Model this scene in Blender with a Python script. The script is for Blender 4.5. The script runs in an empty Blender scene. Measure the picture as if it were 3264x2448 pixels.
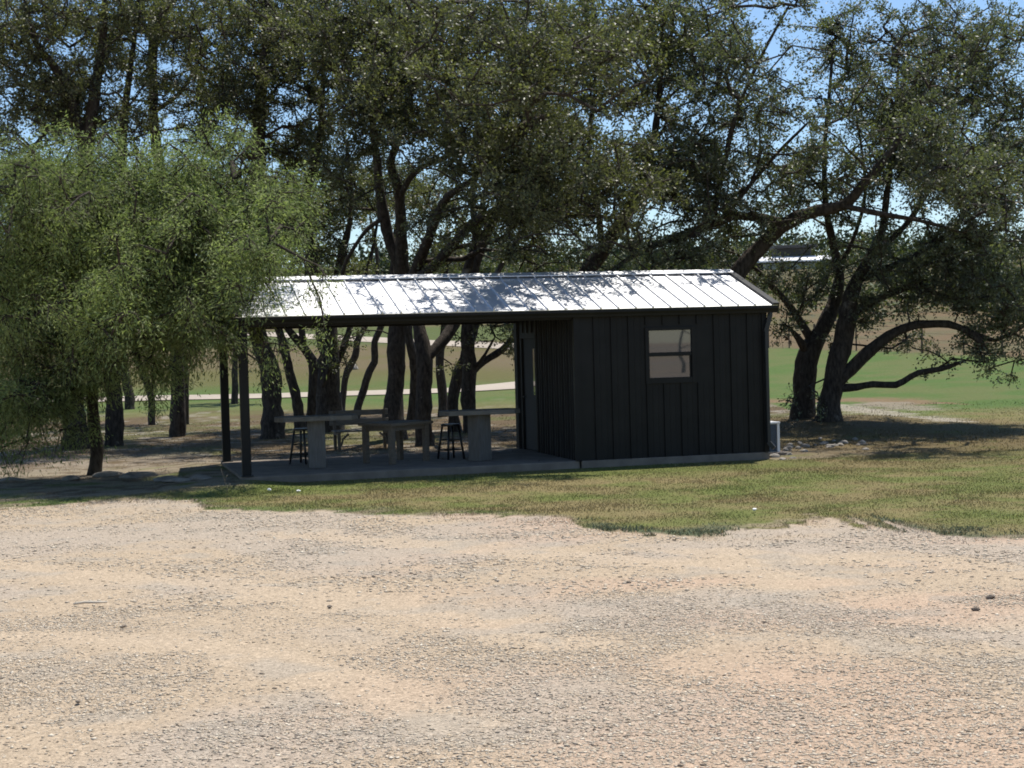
import bpy, bmesh, math, random
import numpy as np
from mathutils import Matrix, Vector
rng = np.random.default_rng(11)
random.seed(11)
scene = bpy.context.scene
COL = scene.collection
PI = math.pi
R = math.radians

# ------------------------------------------------------------------ camera
# world = pavilion coordinates: x along the front, y to the back, z up, slab top at z = 0
C = np.array([-7.46911, -33.85821, 2.72435]) * .75
YAW, PITCH, ROLL = -.26264, -.02783, -.02744
FPX = 5126.622
_c, _s = math.cos(YAW), math.sin(YAW)
RIGHT0 = np.array([_c, _s, 0.])
FW = np.array([-_s * math.cos(PITCH), _c * math.cos(PITCH), math.sin(PITCH)])
UP0 = np.cross(RIGHT0, FW)
RT = math.cos(ROLL) * RIGHT0 + math.sin(ROLL) * UP0
UPV = -math.sin(ROLL) * RIGHT0 + math.cos(ROLL) * UP0
FH = np.array([-_s, _c, 0.])           # horizontal view direction
Q = 3264 / 2212                        # measurements were read on a 2212 pixel wide view
F2 = FPX / Q

def ray(x, y):
    return FW + RT * ((x * Q - 1632) / FPX) - UPV * ((y * Q - 1224) / FPX)
def at(x, y, t):
    return C + ray(x, y) * t

cam = bpy.data.cameras.new('camera')
cam.sensor_width = 36
cam.lens = FPX / 3264 * 36
cam.clip_end = 3000
co = bpy.data.objects.new('camera', cam)
M = Matrix.Identity(4)
for i in range(3):
    M[i][0], M[i][1], M[i][2], M[i][3] = RT[i], UPV[i], -FW[i], C[i]
co.matrix_world = M
COL.objects.link(co)
scene.camera = co

# ------------------------------------------------------------------ noise
def _hash(ix, iy, seed):
    h = (ix.astype(np.int64) * 374761393 + iy.astype(np.int64) * 668265263 + seed * 1442695041) & 0x7fffffff
    h = ((h ^ (h >> 13)) * 1274126177) & 0x7fffffff
    return ((h ^ (h >> 16)) & 0xffff) / 65535.
def vnoise(x, y, seed=0):
    ix, iy = np.floor(x), np.floor(y)
    fx, fy = x - ix, y - iy
    fx, fy = fx * fx * (3 - 2 * fx), fy * fy * (3 - 2 * fy)
    a, b = _hash(ix, iy, seed), _hash(ix + 1, iy, seed)
    c, d = _hash(ix, iy + 1, seed), _hash(ix + 1, iy + 1, seed)
    return a * (1 - fx) * (1 - fy) + b * fx * (1 - fy) + c * (1 - fx) * fy + d * fx * fy
def fbm(x, y, seed=0, o=3):
    v, a, n = 0, .5, 0
    for k in range(o):
        v = v + a * vnoise(x * 2 ** k, y * 2 ** k, seed + k * 7); n += a; a *= .5
    return v / n
def sstep(a, b, x):
    t = np.clip((x - a) / (b - a), 0, 1)
    return t * t * (3 - 2 * t)

# ------------------------------------------------------------------ terrain
_T = np.array([-400, -60, -10, 0, 8, 15, 20, 24, 31, 40, 47, 58, 70, 80, 95, 120, 150, 180, 220, 260, 340, 900.])
_Z = np.array([.9, .8, .5, .38, .16, .0, -.08, -.12, -.13, -.12, -.04, .26, .78, 1.27, 2.05, 3.4, 5.85, 8.6, 12.2, 14.2, 15.2, 16.])
def tu(x, y):
    dx, dy = x - C[0], y - C[1]
    return dx * FH[0] + dy * FH[1], dx * RIGHT0[0] + dy * RIGHT0[1]
_TT = np.linspace(-400, 900, 5201)
_ZZ = np.interp(_TT, _T, _Z)
_ker = np.hanning(25); _ker /= _ker.sum()
_ZZ = np.convolve(np.pad(_ZZ, 12, mode='edge'), _ker, 'valid')
MOUND = at(1775, 905, 35.5)
def height(x, y):
    t, u = tu(x, y)
    z = np.interp(t, _TT, _ZZ)
    far = sstep(45, 90, t)
    z = z + far * (fbm(x / 22, y / 22, 3, 2) - .5) * 1.0
    z = z + .26 * np.exp(-((x - MOUND[0]) ** 2 + (y - MOUND[1]) ** 2) / 9.)
    z = z + sstep(60, 40, t) * (fbm(x / 1.7, y / 1.7, 5, 2) - .5) * .05
    # level pad around the slab
    d = np.maximum(np.maximum(-3.4 - x, x - 6.1), np.maximum(-.15 - y, y - 3.9))
    k = sstep(1.6, .2, d)
    z = z * (1 - k) + (-.125 + .085 * sstep(-2.2, -3.3, x)) * k
    return z
def h1(x, y):
    return float(height(np.array([x], float), np.array([y], float))[0])
def ground(x, y, tmin=5):
    """pixel -> point where its sight line meets the terrain"""
    d = ray(x, y)
    ts = np.linspace(tmin, 300, 5900)
    P = C[None] + ts[:, None] * d[None]
    below = P[:, 2] - height(P[:, 0], P[:, 1])
    k = int(np.argmax(below < 0))
    return P[k] if below[k] < 0 else P[-1]
def depth(P):
    return float((np.asarray(P) - C) @ FW)

# ------------------------------------------------------------------ mesh helpers
def link(name, me, mat=None, parent=None):
    o = bpy.data.objects.new(name, me)
    COL.objects.link(o)
    if mat is not None: me.materials.append(mat)
    if parent is not None: o.parent = parent
    return o
def fast(name, V, F, mat, parent=None, smooth=False, col=None):
    """V (n,3); F one (m,k) array or a list of them"""
    Fs = F if isinstance(F, list) else [F]
    Fs = [np.asarray(f, dtype=np.int32) for f in Fs if len(f)]
    me = bpy.data.meshes.new(name)
    V = np.asarray(V, np.float32)
    me.vertices.add(len(V)); me.vertices.foreach_set('co', V.ravel())
    loops = np.concatenate([f.ravel() for f in Fs])
    tot = np.concatenate([np.full(len(f), f.shape[1], np.int32) for f in Fs])
    st = np.concatenate([[0], np.cumsum(tot)[:-1]]).astype(np.int32)
    me.loops.add(len(loops)); me.loops.foreach_set('vertex_index', loops)
    me.polygons.add(len(tot)); me.polygons.foreach_set('loop_start', st); me.polygons.foreach_set('loop_total', tot)
    if smooth: me.polygons.foreach_set('use_smooth', np.ones(len(tot), bool))
    if col is not None:
        a = me.color_attributes.new('col', 'FLOAT_COLOR', 'POINT')
        c4 = np.ones((len(V), 4), np.float32); c4[:, :3] = col
        a.data.foreach_set('color', c4.ravel())
    me.update(calc_edges=True); me.validate()
    return link(name, me, mat, parent)

class MB:
    """collects boxes, bars, tubes and prisms into one mesh"""
    def __init__(s): s.bm = bmesh.new()
    def box(s, lo, hi, bev=0., mat=None):
        lo, hi = Vector(lo), Vector(hi)
        t = bmesh.new()
        bmesh.ops.create_cube(t, size=1)
        for v in t.verts:
            v.co = Vector(((lo[i] + hi[i]) / 2 + v.co[i] * (hi[i] - lo[i])) for i in range(3))
        if bev: bmesh.ops.bevel(t, geom=t.edges[:], offset=bev, segments=2, affect='EDGES', profile=.5)
        s.add(t, mat); return s
    def add(s, t, mat=None):
        if mat is not None: t.transform(mat)
        me = bpy.data.meshes.new('tmp'); t.to_mesh(me); t.free()
        s.bm.from_mesh(me); bpy.data.meshes.remove(me)
    def bar(s, a, b, w, h=None, up=(0, 0, 1), bev=0.):
        a, b = Vector(a), Vector(b); h = h or w
        d = (b - a); L = d.length; d.normalize(); u = Vector(up)
        if abs(d.dot(u)) > .98: u = Vector((0, 1, 0))
        x = d.cross(u).normalized(); z = x.cross(d)
        m = Matrix(((x[0], d[0], z[0], 0), (x[1], d[1], z[1], 0), (x[2], d[2], z[2], 0), (0, 0, 0, 1)))
        m.translation = (a + b) / 2
        return s.box((-w / 2, -L / 2, -h / 2), (w / 2, L / 2, h / 2), bev, m)
    def tube(s, pts, rad, n=10, cap=True):
        V, F = tube(np.array(pts, float), np.broadcast_to(np.array(rad, float), (len(pts),)), n)
        vs = [s.bm.verts.new(v) for v in V]
        for f in F: s.bm.faces.new([vs[i] for i in f])
        if cap:
            s.bm.faces.new([vs[i] for i in range(n)][::-1]); s.bm.faces.new([vs[len(V) - n + i] for i in range(n)])
        return s
    def prism(s, poly, z0, z1, mat=None, bev=0.):
        t = bmesh.new()
        a = [t.verts.new((p[0], p[1], z0)) for p in poly]; b = [t.verts.new((p[0], p[1], z1)) for p in poly]
        t.faces.new(a[::-1]); t.faces.new(b)
        for i in range(len(poly)): t.faces.new([a[i], a[i - 1], b[i - 1], b[i]][::-1])
        bmesh.ops.recalc_face_normals(t, faces=t.faces[:])
        if bev: bmesh.ops.bevel(t, geom=t.edges[:], offset=bev, segments=2, affect='EDGES')
        s.add(t, mat); return s
    def quad(s, pts):
        s.bm.faces.new([s.bm.verts.new(p) for p in pts]); return s
    def build(s, name, mat, parent=None, smooth=False):
        me = bpy.data.meshes.new(name)
        bmesh.ops.recalc_face_normals(s.bm, faces=s.bm.faces[:])
        s.bm.to_mesh(me); s.bm.free()
        if smooth:
            for p in me.polygons: p.use_smooth = True
        return link(name, me, mat, parent)

def frames(P):
    T = np.gradient(P, axis=0); T /= np.linalg.norm(T, axis=1)[:, None] + 1e-9
    x = np.cross(T[0], [0, 0, 1.] if abs(T[0, 2]) < .8 else [1., 0, 0])
    X = np.zeros_like(T)
    for i in range(len(T)):            # carry the frame along so the ring never flips
        x = x - T[i] * (x @ T[i]); x /= np.linalg.norm(x) + 1e-9
        X[i] = x
    return T, X, np.cross(X, T)
def tube(P, r, n=8, bump=0.):
    T, X, Y = frames(P)
    a = np.arange(n) * 2 * PI / n
    rr = r[:, None] * np.ones((1, n))
    if bump:
        rr = rr * (1 + bump * (rng.random((len(P), n)) - .5) + bump * .8 * np.sin(2 * a + rng.random() * 6)[None] * .6)
    V = P[:, None] + rr[..., None] * (np.cos(a)[None, :, None] * X[:, None] + np.sin(a)[None, :, None] * Y[:, None])
    i = np.arange(len(P) - 1)[:, None] * n; j = np.arange(n)[None]; k = (j + 1) % n
    F = np.stack([i + j, i + k, i + n + k, i + n + j], -1).reshape(-1, 4)
    return V.reshape(-1, 3), F
def spline(P, step):
    """Catmull-Rom through rows of P (any columns), resampled about every step metres"""
    P = np.asarray(P, float)
    P = np.vstack([2 * P[0] - P[1], P, 2 * P[-1] - P[-2]])
    out = []
    for i in range(1, len(P) - 2):
        n = max(1, int(np.linalg.norm(P[i + 1, :3] - P[i, :3]) / step))
        t = np.arange(n)[:, None] / n
        p0, p1, p2, p3 = P[i - 1], P[i], P[i + 1], P[i + 2]
        out.append(.5 * (2 * p1 + (p2 - p0) * t + (2 * p0 - 5 * p1 + 4 * p2 - p3) * t ** 2 + (3 * p1 - p0 - 3 * p2 + p3) * t ** 3))
    out.append(P[-2:-1])
    return np.vstack(out)

# ------------------------------------------------------------------ tagging
def tag(o, label=None, cat=None, group=None, kind=None):
    if label: o['label'] = label
    if cat: o['category'] = cat
    if group: o['group'] = group
    if kind: o['kind'] = kind
    return o
def empty(name, loc, label, cat, group=None, rz=0):
    o = bpy.data.objects.new(name, None); COL.objects.link(o)
    o.location = loc; o.rotation_euler.z = rz; o.empty_display_size = .2
    return tag(o, label, cat, group)
def dup(root, loc, rz, label, group=None):
    r = root.copy(); COL.objects.link(r); r.location = loc; r.rotation_euler.z = rz
    r['label'] = label
    for ch in root.children:
        c = ch.copy(); COL.objects.link(c); c.parent = r
        for g in ch.children:
            d = g.copy(); COL.objects.link(d); d.parent = c
    return r

# ------------------------------------------------------------------ materials
def new_mat(name):
    m = bpy.data.materials.new(name); m.use_nodes = True
    nt = m.node_tree
    return m, nt, nt.nodes['Principled BSDF']
def nd(nt, typ, **kw):
    n = nt.nodes.new(typ)
    for k, v in kw.items():
        if k in n.inputs: n.inputs[k].default_value = v
        else: setattr(n, k, v)
    return n
def pmat(name, col, rough=.6, metal=0., var=.15, scale=6., bump=0., bscale=40., spec=.5, stretch=(1, 1, 1), col2=None):
    """painted / plain surface with low contrast mottling and optional bump, object coordinates"""
    m, nt, b = new_mat(name)
    L = nt.links.new
    tc = nd(nt, 'ShaderNodeTexCoord'); mp = nd(nt, 'ShaderNodeMapping'); mp.inputs['Scale'].default_value = stretch
    L(tc.outputs['Object'], mp.inputs['Vector'])
    nz = nd(nt, 'ShaderNodeTexNoise', Scale=scale, Detail=6., Roughness=.6); L(mp.outputs[0], nz.inputs['Vector'])
    rp = nd(nt, 'ShaderNodeValToRGB')
    c2 = col2 if col2 else tuple(min(1, c * (1 + var)) for c in col)
    rp.color_ramp.elements[0].position = .3; rp.color_ramp.elements[1].position = .7
    rp.color_ramp.elements[0].color = (*[c * (1 - var) for c in col], 1)
    rp.color_ramp.elements[1].color = (*c2, 1)
    L(nz.outputs['Fac'], rp.inputs['Fac']); L(rp.outputs['Color'], b.inputs['Base Color'])
    b.inputs['Roughness'].default_value = rough; b.inputs['Metallic'].default_value = metal
    b.inputs['Specular IOR Level'].default_value = spec
    if bump:
        n2 = nd(nt, 'ShaderNodeTexNoise', Scale=bscale, Detail=5.); L(mp.outputs[0], n2.inputs['Vector'])
        bp = nd(nt, 'ShaderNodeBump', Strength=bump, Distance=.02); L(n2.outputs['Fac'], bp.inputs['Height'])
        L(bp.outputs[0], b.inputs['Normal'])
    return m
def ground_mat(name, nscale, amp, bump, bdist=.03):
    m, nt, b = new_mat(name); L = nt.links.new
    at_ = nd(nt, 'ShaderNodeAttribute', attribute_name='col')
    tc = nd(nt, 'ShaderNodeTexCoord')
    n1 = nd(nt, 'ShaderNodeTexNoise', Scale=nscale, Detail=8., Roughness=.7); L(tc.outputs['Object'], n1.inputs['Vector'])
    mr = nd(nt, 'ShaderNodeMapRange'); mr.inputs[1].default_value = .3; mr.inputs[2].default_value = .7
    mr.inputs[3].default_value = 1 - amp; mr.inputs[4].default_value = 1 + amp
    L(n1.outputs['Fac'], mr.inputs[0])
    mx = nd(nt, 'ShaderNodeVectorMath', operation='SCALE'); L(at_.outputs['Color'], mx.inputs[0]); L(mr.outputs[0], mx.inputs['Scale'])
    L(mx.outputs[0], b.inputs['Base Color'])
    b.inputs['Roughness'].default_value = .95; b.inputs['Specular IOR Level'].default_value = .1
    n2 = nd(nt, 'ShaderNodeTexNoise', Scale=nscale * 2.2, Detail=5.); L(tc.outputs['Object'], n2.inputs['Vector'])
    bp = nd(nt, 'ShaderNodeBump', Strength=bump, Distance=bdist); L(n2.outputs['Fac'], bp.inputs['Height']); L(bp.outputs[0], b.inputs['Normal'])
    return m
def leaf_mat(name, dark, light, rough=.4, trans=.25, spec=.5, tcol=None):
    m, nt, b = new_mat(name); L = nt.links.new
    g = nd(nt, 'ShaderNodeNewGeometry')
    rp = nd(nt, 'ShaderNodeValToRGB')
    e = rp.color_ramp.elements
    e[0].color = (*dark, 1); e[1].color = (*light, 1)
    L(g.outputs['Random Per Island'], rp.inputs['Fac'])
    # broad clumps of younger and older foliage
    tc = nd(nt, 'ShaderNodeTexCoord')
    nz = nd(nt, 'ShaderNodeTexNoise', Scale=.55, Detail=2.); L(tc.outputs['Object'], nz.inputs['Vector'])
    mr = nd(nt, 'ShaderNodeMapRange'); mr.inputs[1].default_value = .35; mr.inputs[2].default_value = .65
    mr.inputs[3].default_value = .7; mr.inputs[4].default_value = 1.3; L(nz.outputs['Fac'], mr.inputs[0])
    mx = nd(nt, 'ShaderNodeVectorMath', operation='SCALE'); L(rp.outputs['Color'], mx.inputs[0]); L(mr.outputs[0], mx.inputs['Scale'])
    L(mx.outputs[0], b.inputs['Base Color'])
    b.inputs['Roughness'].default_value = rough; b.inputs['Specular IOR Level'].default_value = spec
    tr = nd(nt, 'ShaderNodeBsdfTranslucent')
    tm = nd(nt, 'ShaderNodeVectorMath', operation='MULTIPLY'); L(mx.outputs[0], tm.inputs[0]); tm.inputs[1].default_value = tcol or (1.3, 1.5, .6)
    L(tm.outputs[0], tr.inputs['Color'])
    ms = nd(nt, 'ShaderNodeMixShader', Fac=trans)
    L(b.outputs[0], ms.inputs[1]); L(tr.outputs[0], ms.inputs[2])
    L(ms.outputs[0], nt.nodes['Material Output'].inputs['Surface'])
    return m
def bark_mat(name, c1, c2, pale):
    m, nt, b = new_mat(name); L = nt.links.new
    tc = nd(nt, 'ShaderNodeTexCoord'); mp = nd(nt, 'ShaderNodeMapping'); mp.inputs['Scale'].default_value = (1, 1, .35)
    L(tc.outputs['Object'], mp.inputs['Vector'])
    nz = nd(nt, 'ShaderNodeTexNoise', Scale=18., Detail=7., Roughness=.65); L(mp.outputs[0], nz.inputs['Vector'])
    rp = nd(nt, 'ShaderNodeValToRGB'); e = rp.color_ramp.elements
    e[0].position = .38; e[0].color = (*c1, 1); e[1].position = .65; e[1].color = (*c2, 1)
    L(nz.outputs['Fac'], rp.inputs['Fac'])
    n2 = nd(nt, 'ShaderNodeTexNoise', Scale=2.3, Detail=6., Roughness=.7); L(tc.outputs['Object'], n2.inputs['Vector'])
    r2 = nd(nt, 'ShaderNodeValToRGB'); r2.color_ramp.elements[0].position = .6; r2.color_ramp.elements[1].position = .72
    L(n2.outputs['Fac'], r2.inputs['Fac'])
    mx = nd(nt, 'ShaderNodeMix', data_type='RGBA'); L(r2.outputs['Color'], mx.inputs[0]); L(rp.outputs['Color'], mx.inputs[6]); mx.inputs[7].default_value = (*pale, 1)
    L(mx.outputs[2], b.inputs['Base Color']); b.inputs['Roughness'].default_value = .9; b.inputs['Specular IOR Level'].default_value = .2
    bp = nd(nt, 'ShaderNodeBump', Strength=.8, Distance=.03); L(nz.outputs['Fac'], bp.inputs['Height']); L(bp.outputs[0], b.inputs['Normal'])
    return m

MAT = dict(
    wall=pmat('charcoal_metal', (.0135, .0127, .0117), .55, 0., .25, 2.2, .08, 9., .22),
    trim=pmat('dark_trim', (.024, .0245, .025), .45, 0., .12, 4., .04, 30., .4),
    doorm=pmat('door_paint', (.014, .0135, .012), .7, 0., .1, 4.),
    roof=pmat('galvalume', (.84, .845, .86), .46, .85, .05, 9., .04, 3., .5),
    conc=pmat('concrete', (.185, .155, .125), .9, 0., .28, 2.5, .25, 60., .2),
    ceil=pmat('soffit', (.05, .05, .05), .7, 0., .1, 4.),
    wood=pmat('weathered_wood', (.17, .155, .132), .8, 0., .25, 5., .3, 30., .2, (1, 6, 6)),
    wood2=pmat('brown_wood', (.145, .12, .092), .7, 0., .25, 5., .3, 30., .3, (1, 6, 6)),
    post=pmat('pedestal_wood', (.15, .14, .125), .85, 0., .2, 5., .3, 30., .2, (6, 6, 1)),
    stool=pmat('black_stool_paint', (.012, .012, .012), .4, 0., .1, 8.),
    acw=pmat('unit_casing', (.86, .85, .82), .45, 0., .05, 4.),
    acg=pmat('unit_grille', (.10, .13, .17), .5, 0., .2, 20.),
    copper=pmat('copper_pipe', (.45, .25, .15), .4, .6, .2, 20.),
    rock=pmat('limestone', (.27, .245, .21), .95, 0., .3, 6., .5, 20., .2),
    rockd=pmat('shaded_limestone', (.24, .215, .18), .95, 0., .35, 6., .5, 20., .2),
    stoned=pmat('dark_stone', (.17, .142, .115), .95, 0., .3, 30., .5, 60., .2),
    steel=pmat('rusty_post', (.09, .06, .045), .8, 0., .2, 10.),
    white=pmat('white_fascia', (.78, .78, .78), .5, 0., .04, 2.),
    housew=pmat('house_wall', (.055, .055, .055), .8, 0., .1, 2.),
    houser=pmat('house_roof', (.05, .048, .046), .6, 0., .1, 2.),
    stonew=pmat('stone_wall', (.33, .31, .28), .9, 0., .2, 3., .4, 6.),
    trash=pmat('white_scrap', (.85, .84, .80), .6, 0., .05, 5.),
    stick=pmat('bleached_stick', (.55, .48, .38), .8, 0., .1, 20.),
    bark_oak=bark_mat('oak_bark', (.031, .025, .020), (.088, .072, .058), (.25, .228, .19)),
    bark_mesq=bark_mat('mesquite_bark', (.030, .024, .019), (.08, .065, .05), (.10, .085, .07)),
    deadleaf=leaf_mat('dead_leaves', (.09, .045, .025), (.13, .07, .04), .7, .2),
    litter=leaf_mat('leaf_litter', (.085, .058, .035), (.20, .145, .085), .8, .1, .2),
    oak=leaf_mat('oak_leaves', (.070, .076, .038), (.175, .176, .092), .48, .32, .45),
    oak_cool=leaf_mat('oak_leaves_grey_green', (.072, .082, .050), (.172, .182, .112), .48, .30, .5),
    mesq=leaf_mat('mesquite_leaves', (.145, .187, .066), (.305, .340, .148), .6, .45, .25, (1.05, 1.2, .75)),
    brush=leaf_mat('brush_leaves', (.06, .075, .028), (.12, .13, .055), .6, .2, .3),
    cedar=leaf_mat('cedar_leaves', (.022, .036, .018), (.05, .068, .032), .6, .1, .3),
    sapling=leaf_mat('young_leaves', (.09, .11, .035), (.15, .17, .06), .5, .35, .3),
    ground=ground_mat('lawn_soil', 14., .3, .6),
    gravel=None,
    drive=ground_mat('driveway_caliche', 9., .12, .3),
    grass=None, stones=None, glass=None)

m, nt, b = new_mat('grass_blades')
a_ = nd(nt, 'ShaderNodeAttribute', attribute_name='col'); nt.links.new(a_.outputs['Color'], b.inputs['Base Color'])
b.inputs['Roughness'].default_value = .6; b.inputs['Specular IOR Level'].default_value = .25
tr = nd(nt, 'ShaderNodeBsdfTranslucent'); nt.links.new(a_.outputs['Color'], tr.inputs['Color'])
ms = nd(nt, 'ShaderNodeMixShader', Fac=.3); nt.links.new(b.outputs[0], ms.inputs[1]); nt.links.new(tr.outputs[0], ms.inputs[2])
nt.links.new(ms.outputs[0], nt.nodes['Material Output'].inputs['Surface'])
MAT['grass'] = m
m = ground_mat('gravel_dust', 26., .14, .4, .02); nt = m.node_tree; b = nt.nodes['Principled BSDF']; L = nt.links.new
src = b.inputs['Base Color'].links[0].from_socket
tcg = nd(nt, 'ShaderNodeTexCoord')
sock = src
for sc_, lo, hi in ((55., .80, 1.16), (120., .76, 1.2)):      # packed fines: one tone per grain
    vo = nd(nt, 'ShaderNodeTexVoronoi', Scale=sc_); L(tcg.outputs['Object'], vo.inputs['Vector'])
    sx3 = nd(nt, 'ShaderNodeSeparateColor'); L(vo.outputs['Color'], sx3.inputs[0])
    mr = nd(nt, 'ShaderNodeMapRange'); mr.inputs[3].default_value = lo; mr.inputs[4].default_value = hi; L(sx3.outputs[0], mr.inputs[0])
    mx = nd(nt, 'ShaderNodeVectorMath', operation='SCALE'); L(sock, mx.inputs[0]); L(mr.outputs[0], mx.inputs['Scale']); sock = mx.outputs[0]
L(sock, b.inputs['Base Color'])
MAT['gravel'] = m
m, nt, b = new_mat('gravel_stone')
a_ = nd(nt, 'ShaderNodeAttribute', attribute_name='col'); nt.links.new(a_.outputs['Color'], b.inputs['Base Color'])
b.inputs['Roughness'].default_value = .9; b.inputs['Specular IOR Level'].default_value = .2
MAT['stones'] = m
m, nt, b = new_mat('window_glass')
b.inputs['Base Color'].default_value = (.050, .057, .061, 1); b.inputs['Roughness'].default_value = .02
b.inputs['IOR'].default_value = 1.95; b.inputs['Specular IOR Level'].default_value = .5
tc = nd(nt, 'ShaderNodeTexCoord'); nz = nd(nt, 'ShaderNodeTexNoise', Scale=1.6, Detail=2.); nt.links.new(tc.outputs['Object'], nz.inputs['Vector'])
bp = nd(nt, 'ShaderNodeBump', Strength=.012, Distance=.02); nt.links.new(nz.outputs['Fac'], bp.inputs['Height']); nt.links.new(bp.outputs[0], b.inputs['Normal'])
MAT['glass'] = m
m, nt, b = new_mat('tinted_glass')
b.inputs['Base Color'].default_value = (.05, .085, .09, 1); b.inputs['Roughness'].default_value = .08; b.inputs['IOR'].default_value = 1.7
nz = nd(nt, 'ShaderNodeTexNoise', Scale=.7)
rp = nd(nt, 'ShaderNodeValToRGB'); rp.color_ramp.elements[0].color = (.06, .10, .11, 1); rp.color_ramp.elements[1].color = (.12, .19, .20, 1)
nt.links.new(nz.outputs['Fac'], rp.inputs['Fac']); nt.links.new(rp.outputs['Color'], b.inputs['Base Color'])
MAT['tint'] = m

# ------------------------------------------------------------------ ground colours (albedo by zone)
GEDGE = np.array([(-900, 1080), (-300, 1092), (0, 1093), (230, 1083), (330, 1078), (410, 1082), (455, 1096), (520, 1098), (700, 1107), (860, 1110), (1000, 1111), (1120, 1113), (1230, 1122),
         (1262, 1138), (1330, 1147), (1400, 1153), (1500, 1153), (1560, 1148), (1640, 1139), (1740, 1134), (1762, 1123), (1800, 1120), (1850, 1125), (1900, 1124), (1830, 1133), (1870, 1142), (1960, 1152), (2060, 1160), (2212, 1167), (2600, 1185), (3400, 1230)], float)
GW = np.array([ground(x, y, 9) for x, y in GEDGE])
GT, GU = tu(GW[:, 0], GW[:, 1])
_ou = np.argsort(GU)
GU, GT = GU[_ou], GT[_ou]
FENCE = [(1660, 752), (1705, 752), (1760, 755), (1850, 758), (1992, 763), (2082, 767), (2165, 771), (2240, 775), (2330, 780)]
_fw = np.array([ground(x, y, 45) for x, y in FENCE]); FNT, FNU = tu(_fw[:, 0], _fw[:, 1])
_ou = np.argsort(FNU); FNU, FNT = FNU[_ou], FNT[_ou]
SWALE = [(np.array([ground(x, y, 20)[:2] for x, y in pl]), cl, wd) for pl, cl, wd in (
    ([(1655, 868), (1800, 866), (1900, 864), (1975, 872)], (.19, .125, .075), 1.3), ([(1800, 876), (1880, 890), (1960, 900), (2050, 909)], (.30, .265, .21), .8), ([(1900, 872), (1990, 884)], (.22, .19, .14), 1.))]
def seg_dist(x, y, poly):
    dm = np.full(len(x), 1e9)
    for a, b_ in zip(poly[:-1], poly[1:]):
        ab = b_ - a
        k = np.clip(((x - a[0]) * ab[0] + (y - a[1]) * ab[1]) / (ab @ ab), 0, 1)
        dm = np.minimum(dm, np.hypot(x - a[0] - k * ab[0], y - a[1] - k * ab[1]))
    return dm
TRACKS = [(spline(np.array([ground(a, b, 5) for a, b in pl]), .4)[:, :2], wd) for pl, wd in (
    ([(-300, 1210), (100, 1235), (500, 1265), (900, 1320), (1250, 1385)], .55), ([(-300, 1385), (100, 1372), (450, 1395), (760, 1470), (950, 1560)], .34),
    ([(650, 1150), (1100, 1190), (1600, 1230), (2100, 1330), (2500, 1350)], .6), ([(1500, 1190), (2000, 1215), (2400, 1230)], .5))]
def track(x, y):
    n = fbm(x * 2.3, y * 2.3, 181, 2)
    o = np.zeros(len(x))
    for pl, wd in TRACKS: o = np.maximum(o, sstep(wd, wd * .35, seg_dist(x, y, pl) + (n - .5) * wd * 1.3))
    return o
def gravel_amount(x, y):
    """signed distance-like value along the view: > 0 on the gravel lot"""
    t, u = tu(x, y)
    e = np.interp(u, GU, GT)
    e = e + (fbm(x * 1.6, y * 1.6, 21, 3) - .5) * 1.1 + (fbm(x * 6, y * 6, 22, 3) - .5) * .8
    e = np.where(u < -60, 40, e)
    return e - t
def mixc(a, b, k):
    return a + (np.asarray(b, float) - a) * np.asarray(k)[:, None]
WP = [tu(*ground(a, b, 9)[:2])[1] for a, b in ((1255, 1135), (1640, 1140), (1845, 1130), (2300, 1168))]
def weedy(u):
    return np.maximum(sstep(WP[0] - .1, WP[0] + .3, u) * sstep(WP[1] + .1, WP[1] - .5, u), sstep(WP[2] - .1, WP[2] + .4, u))
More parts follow.
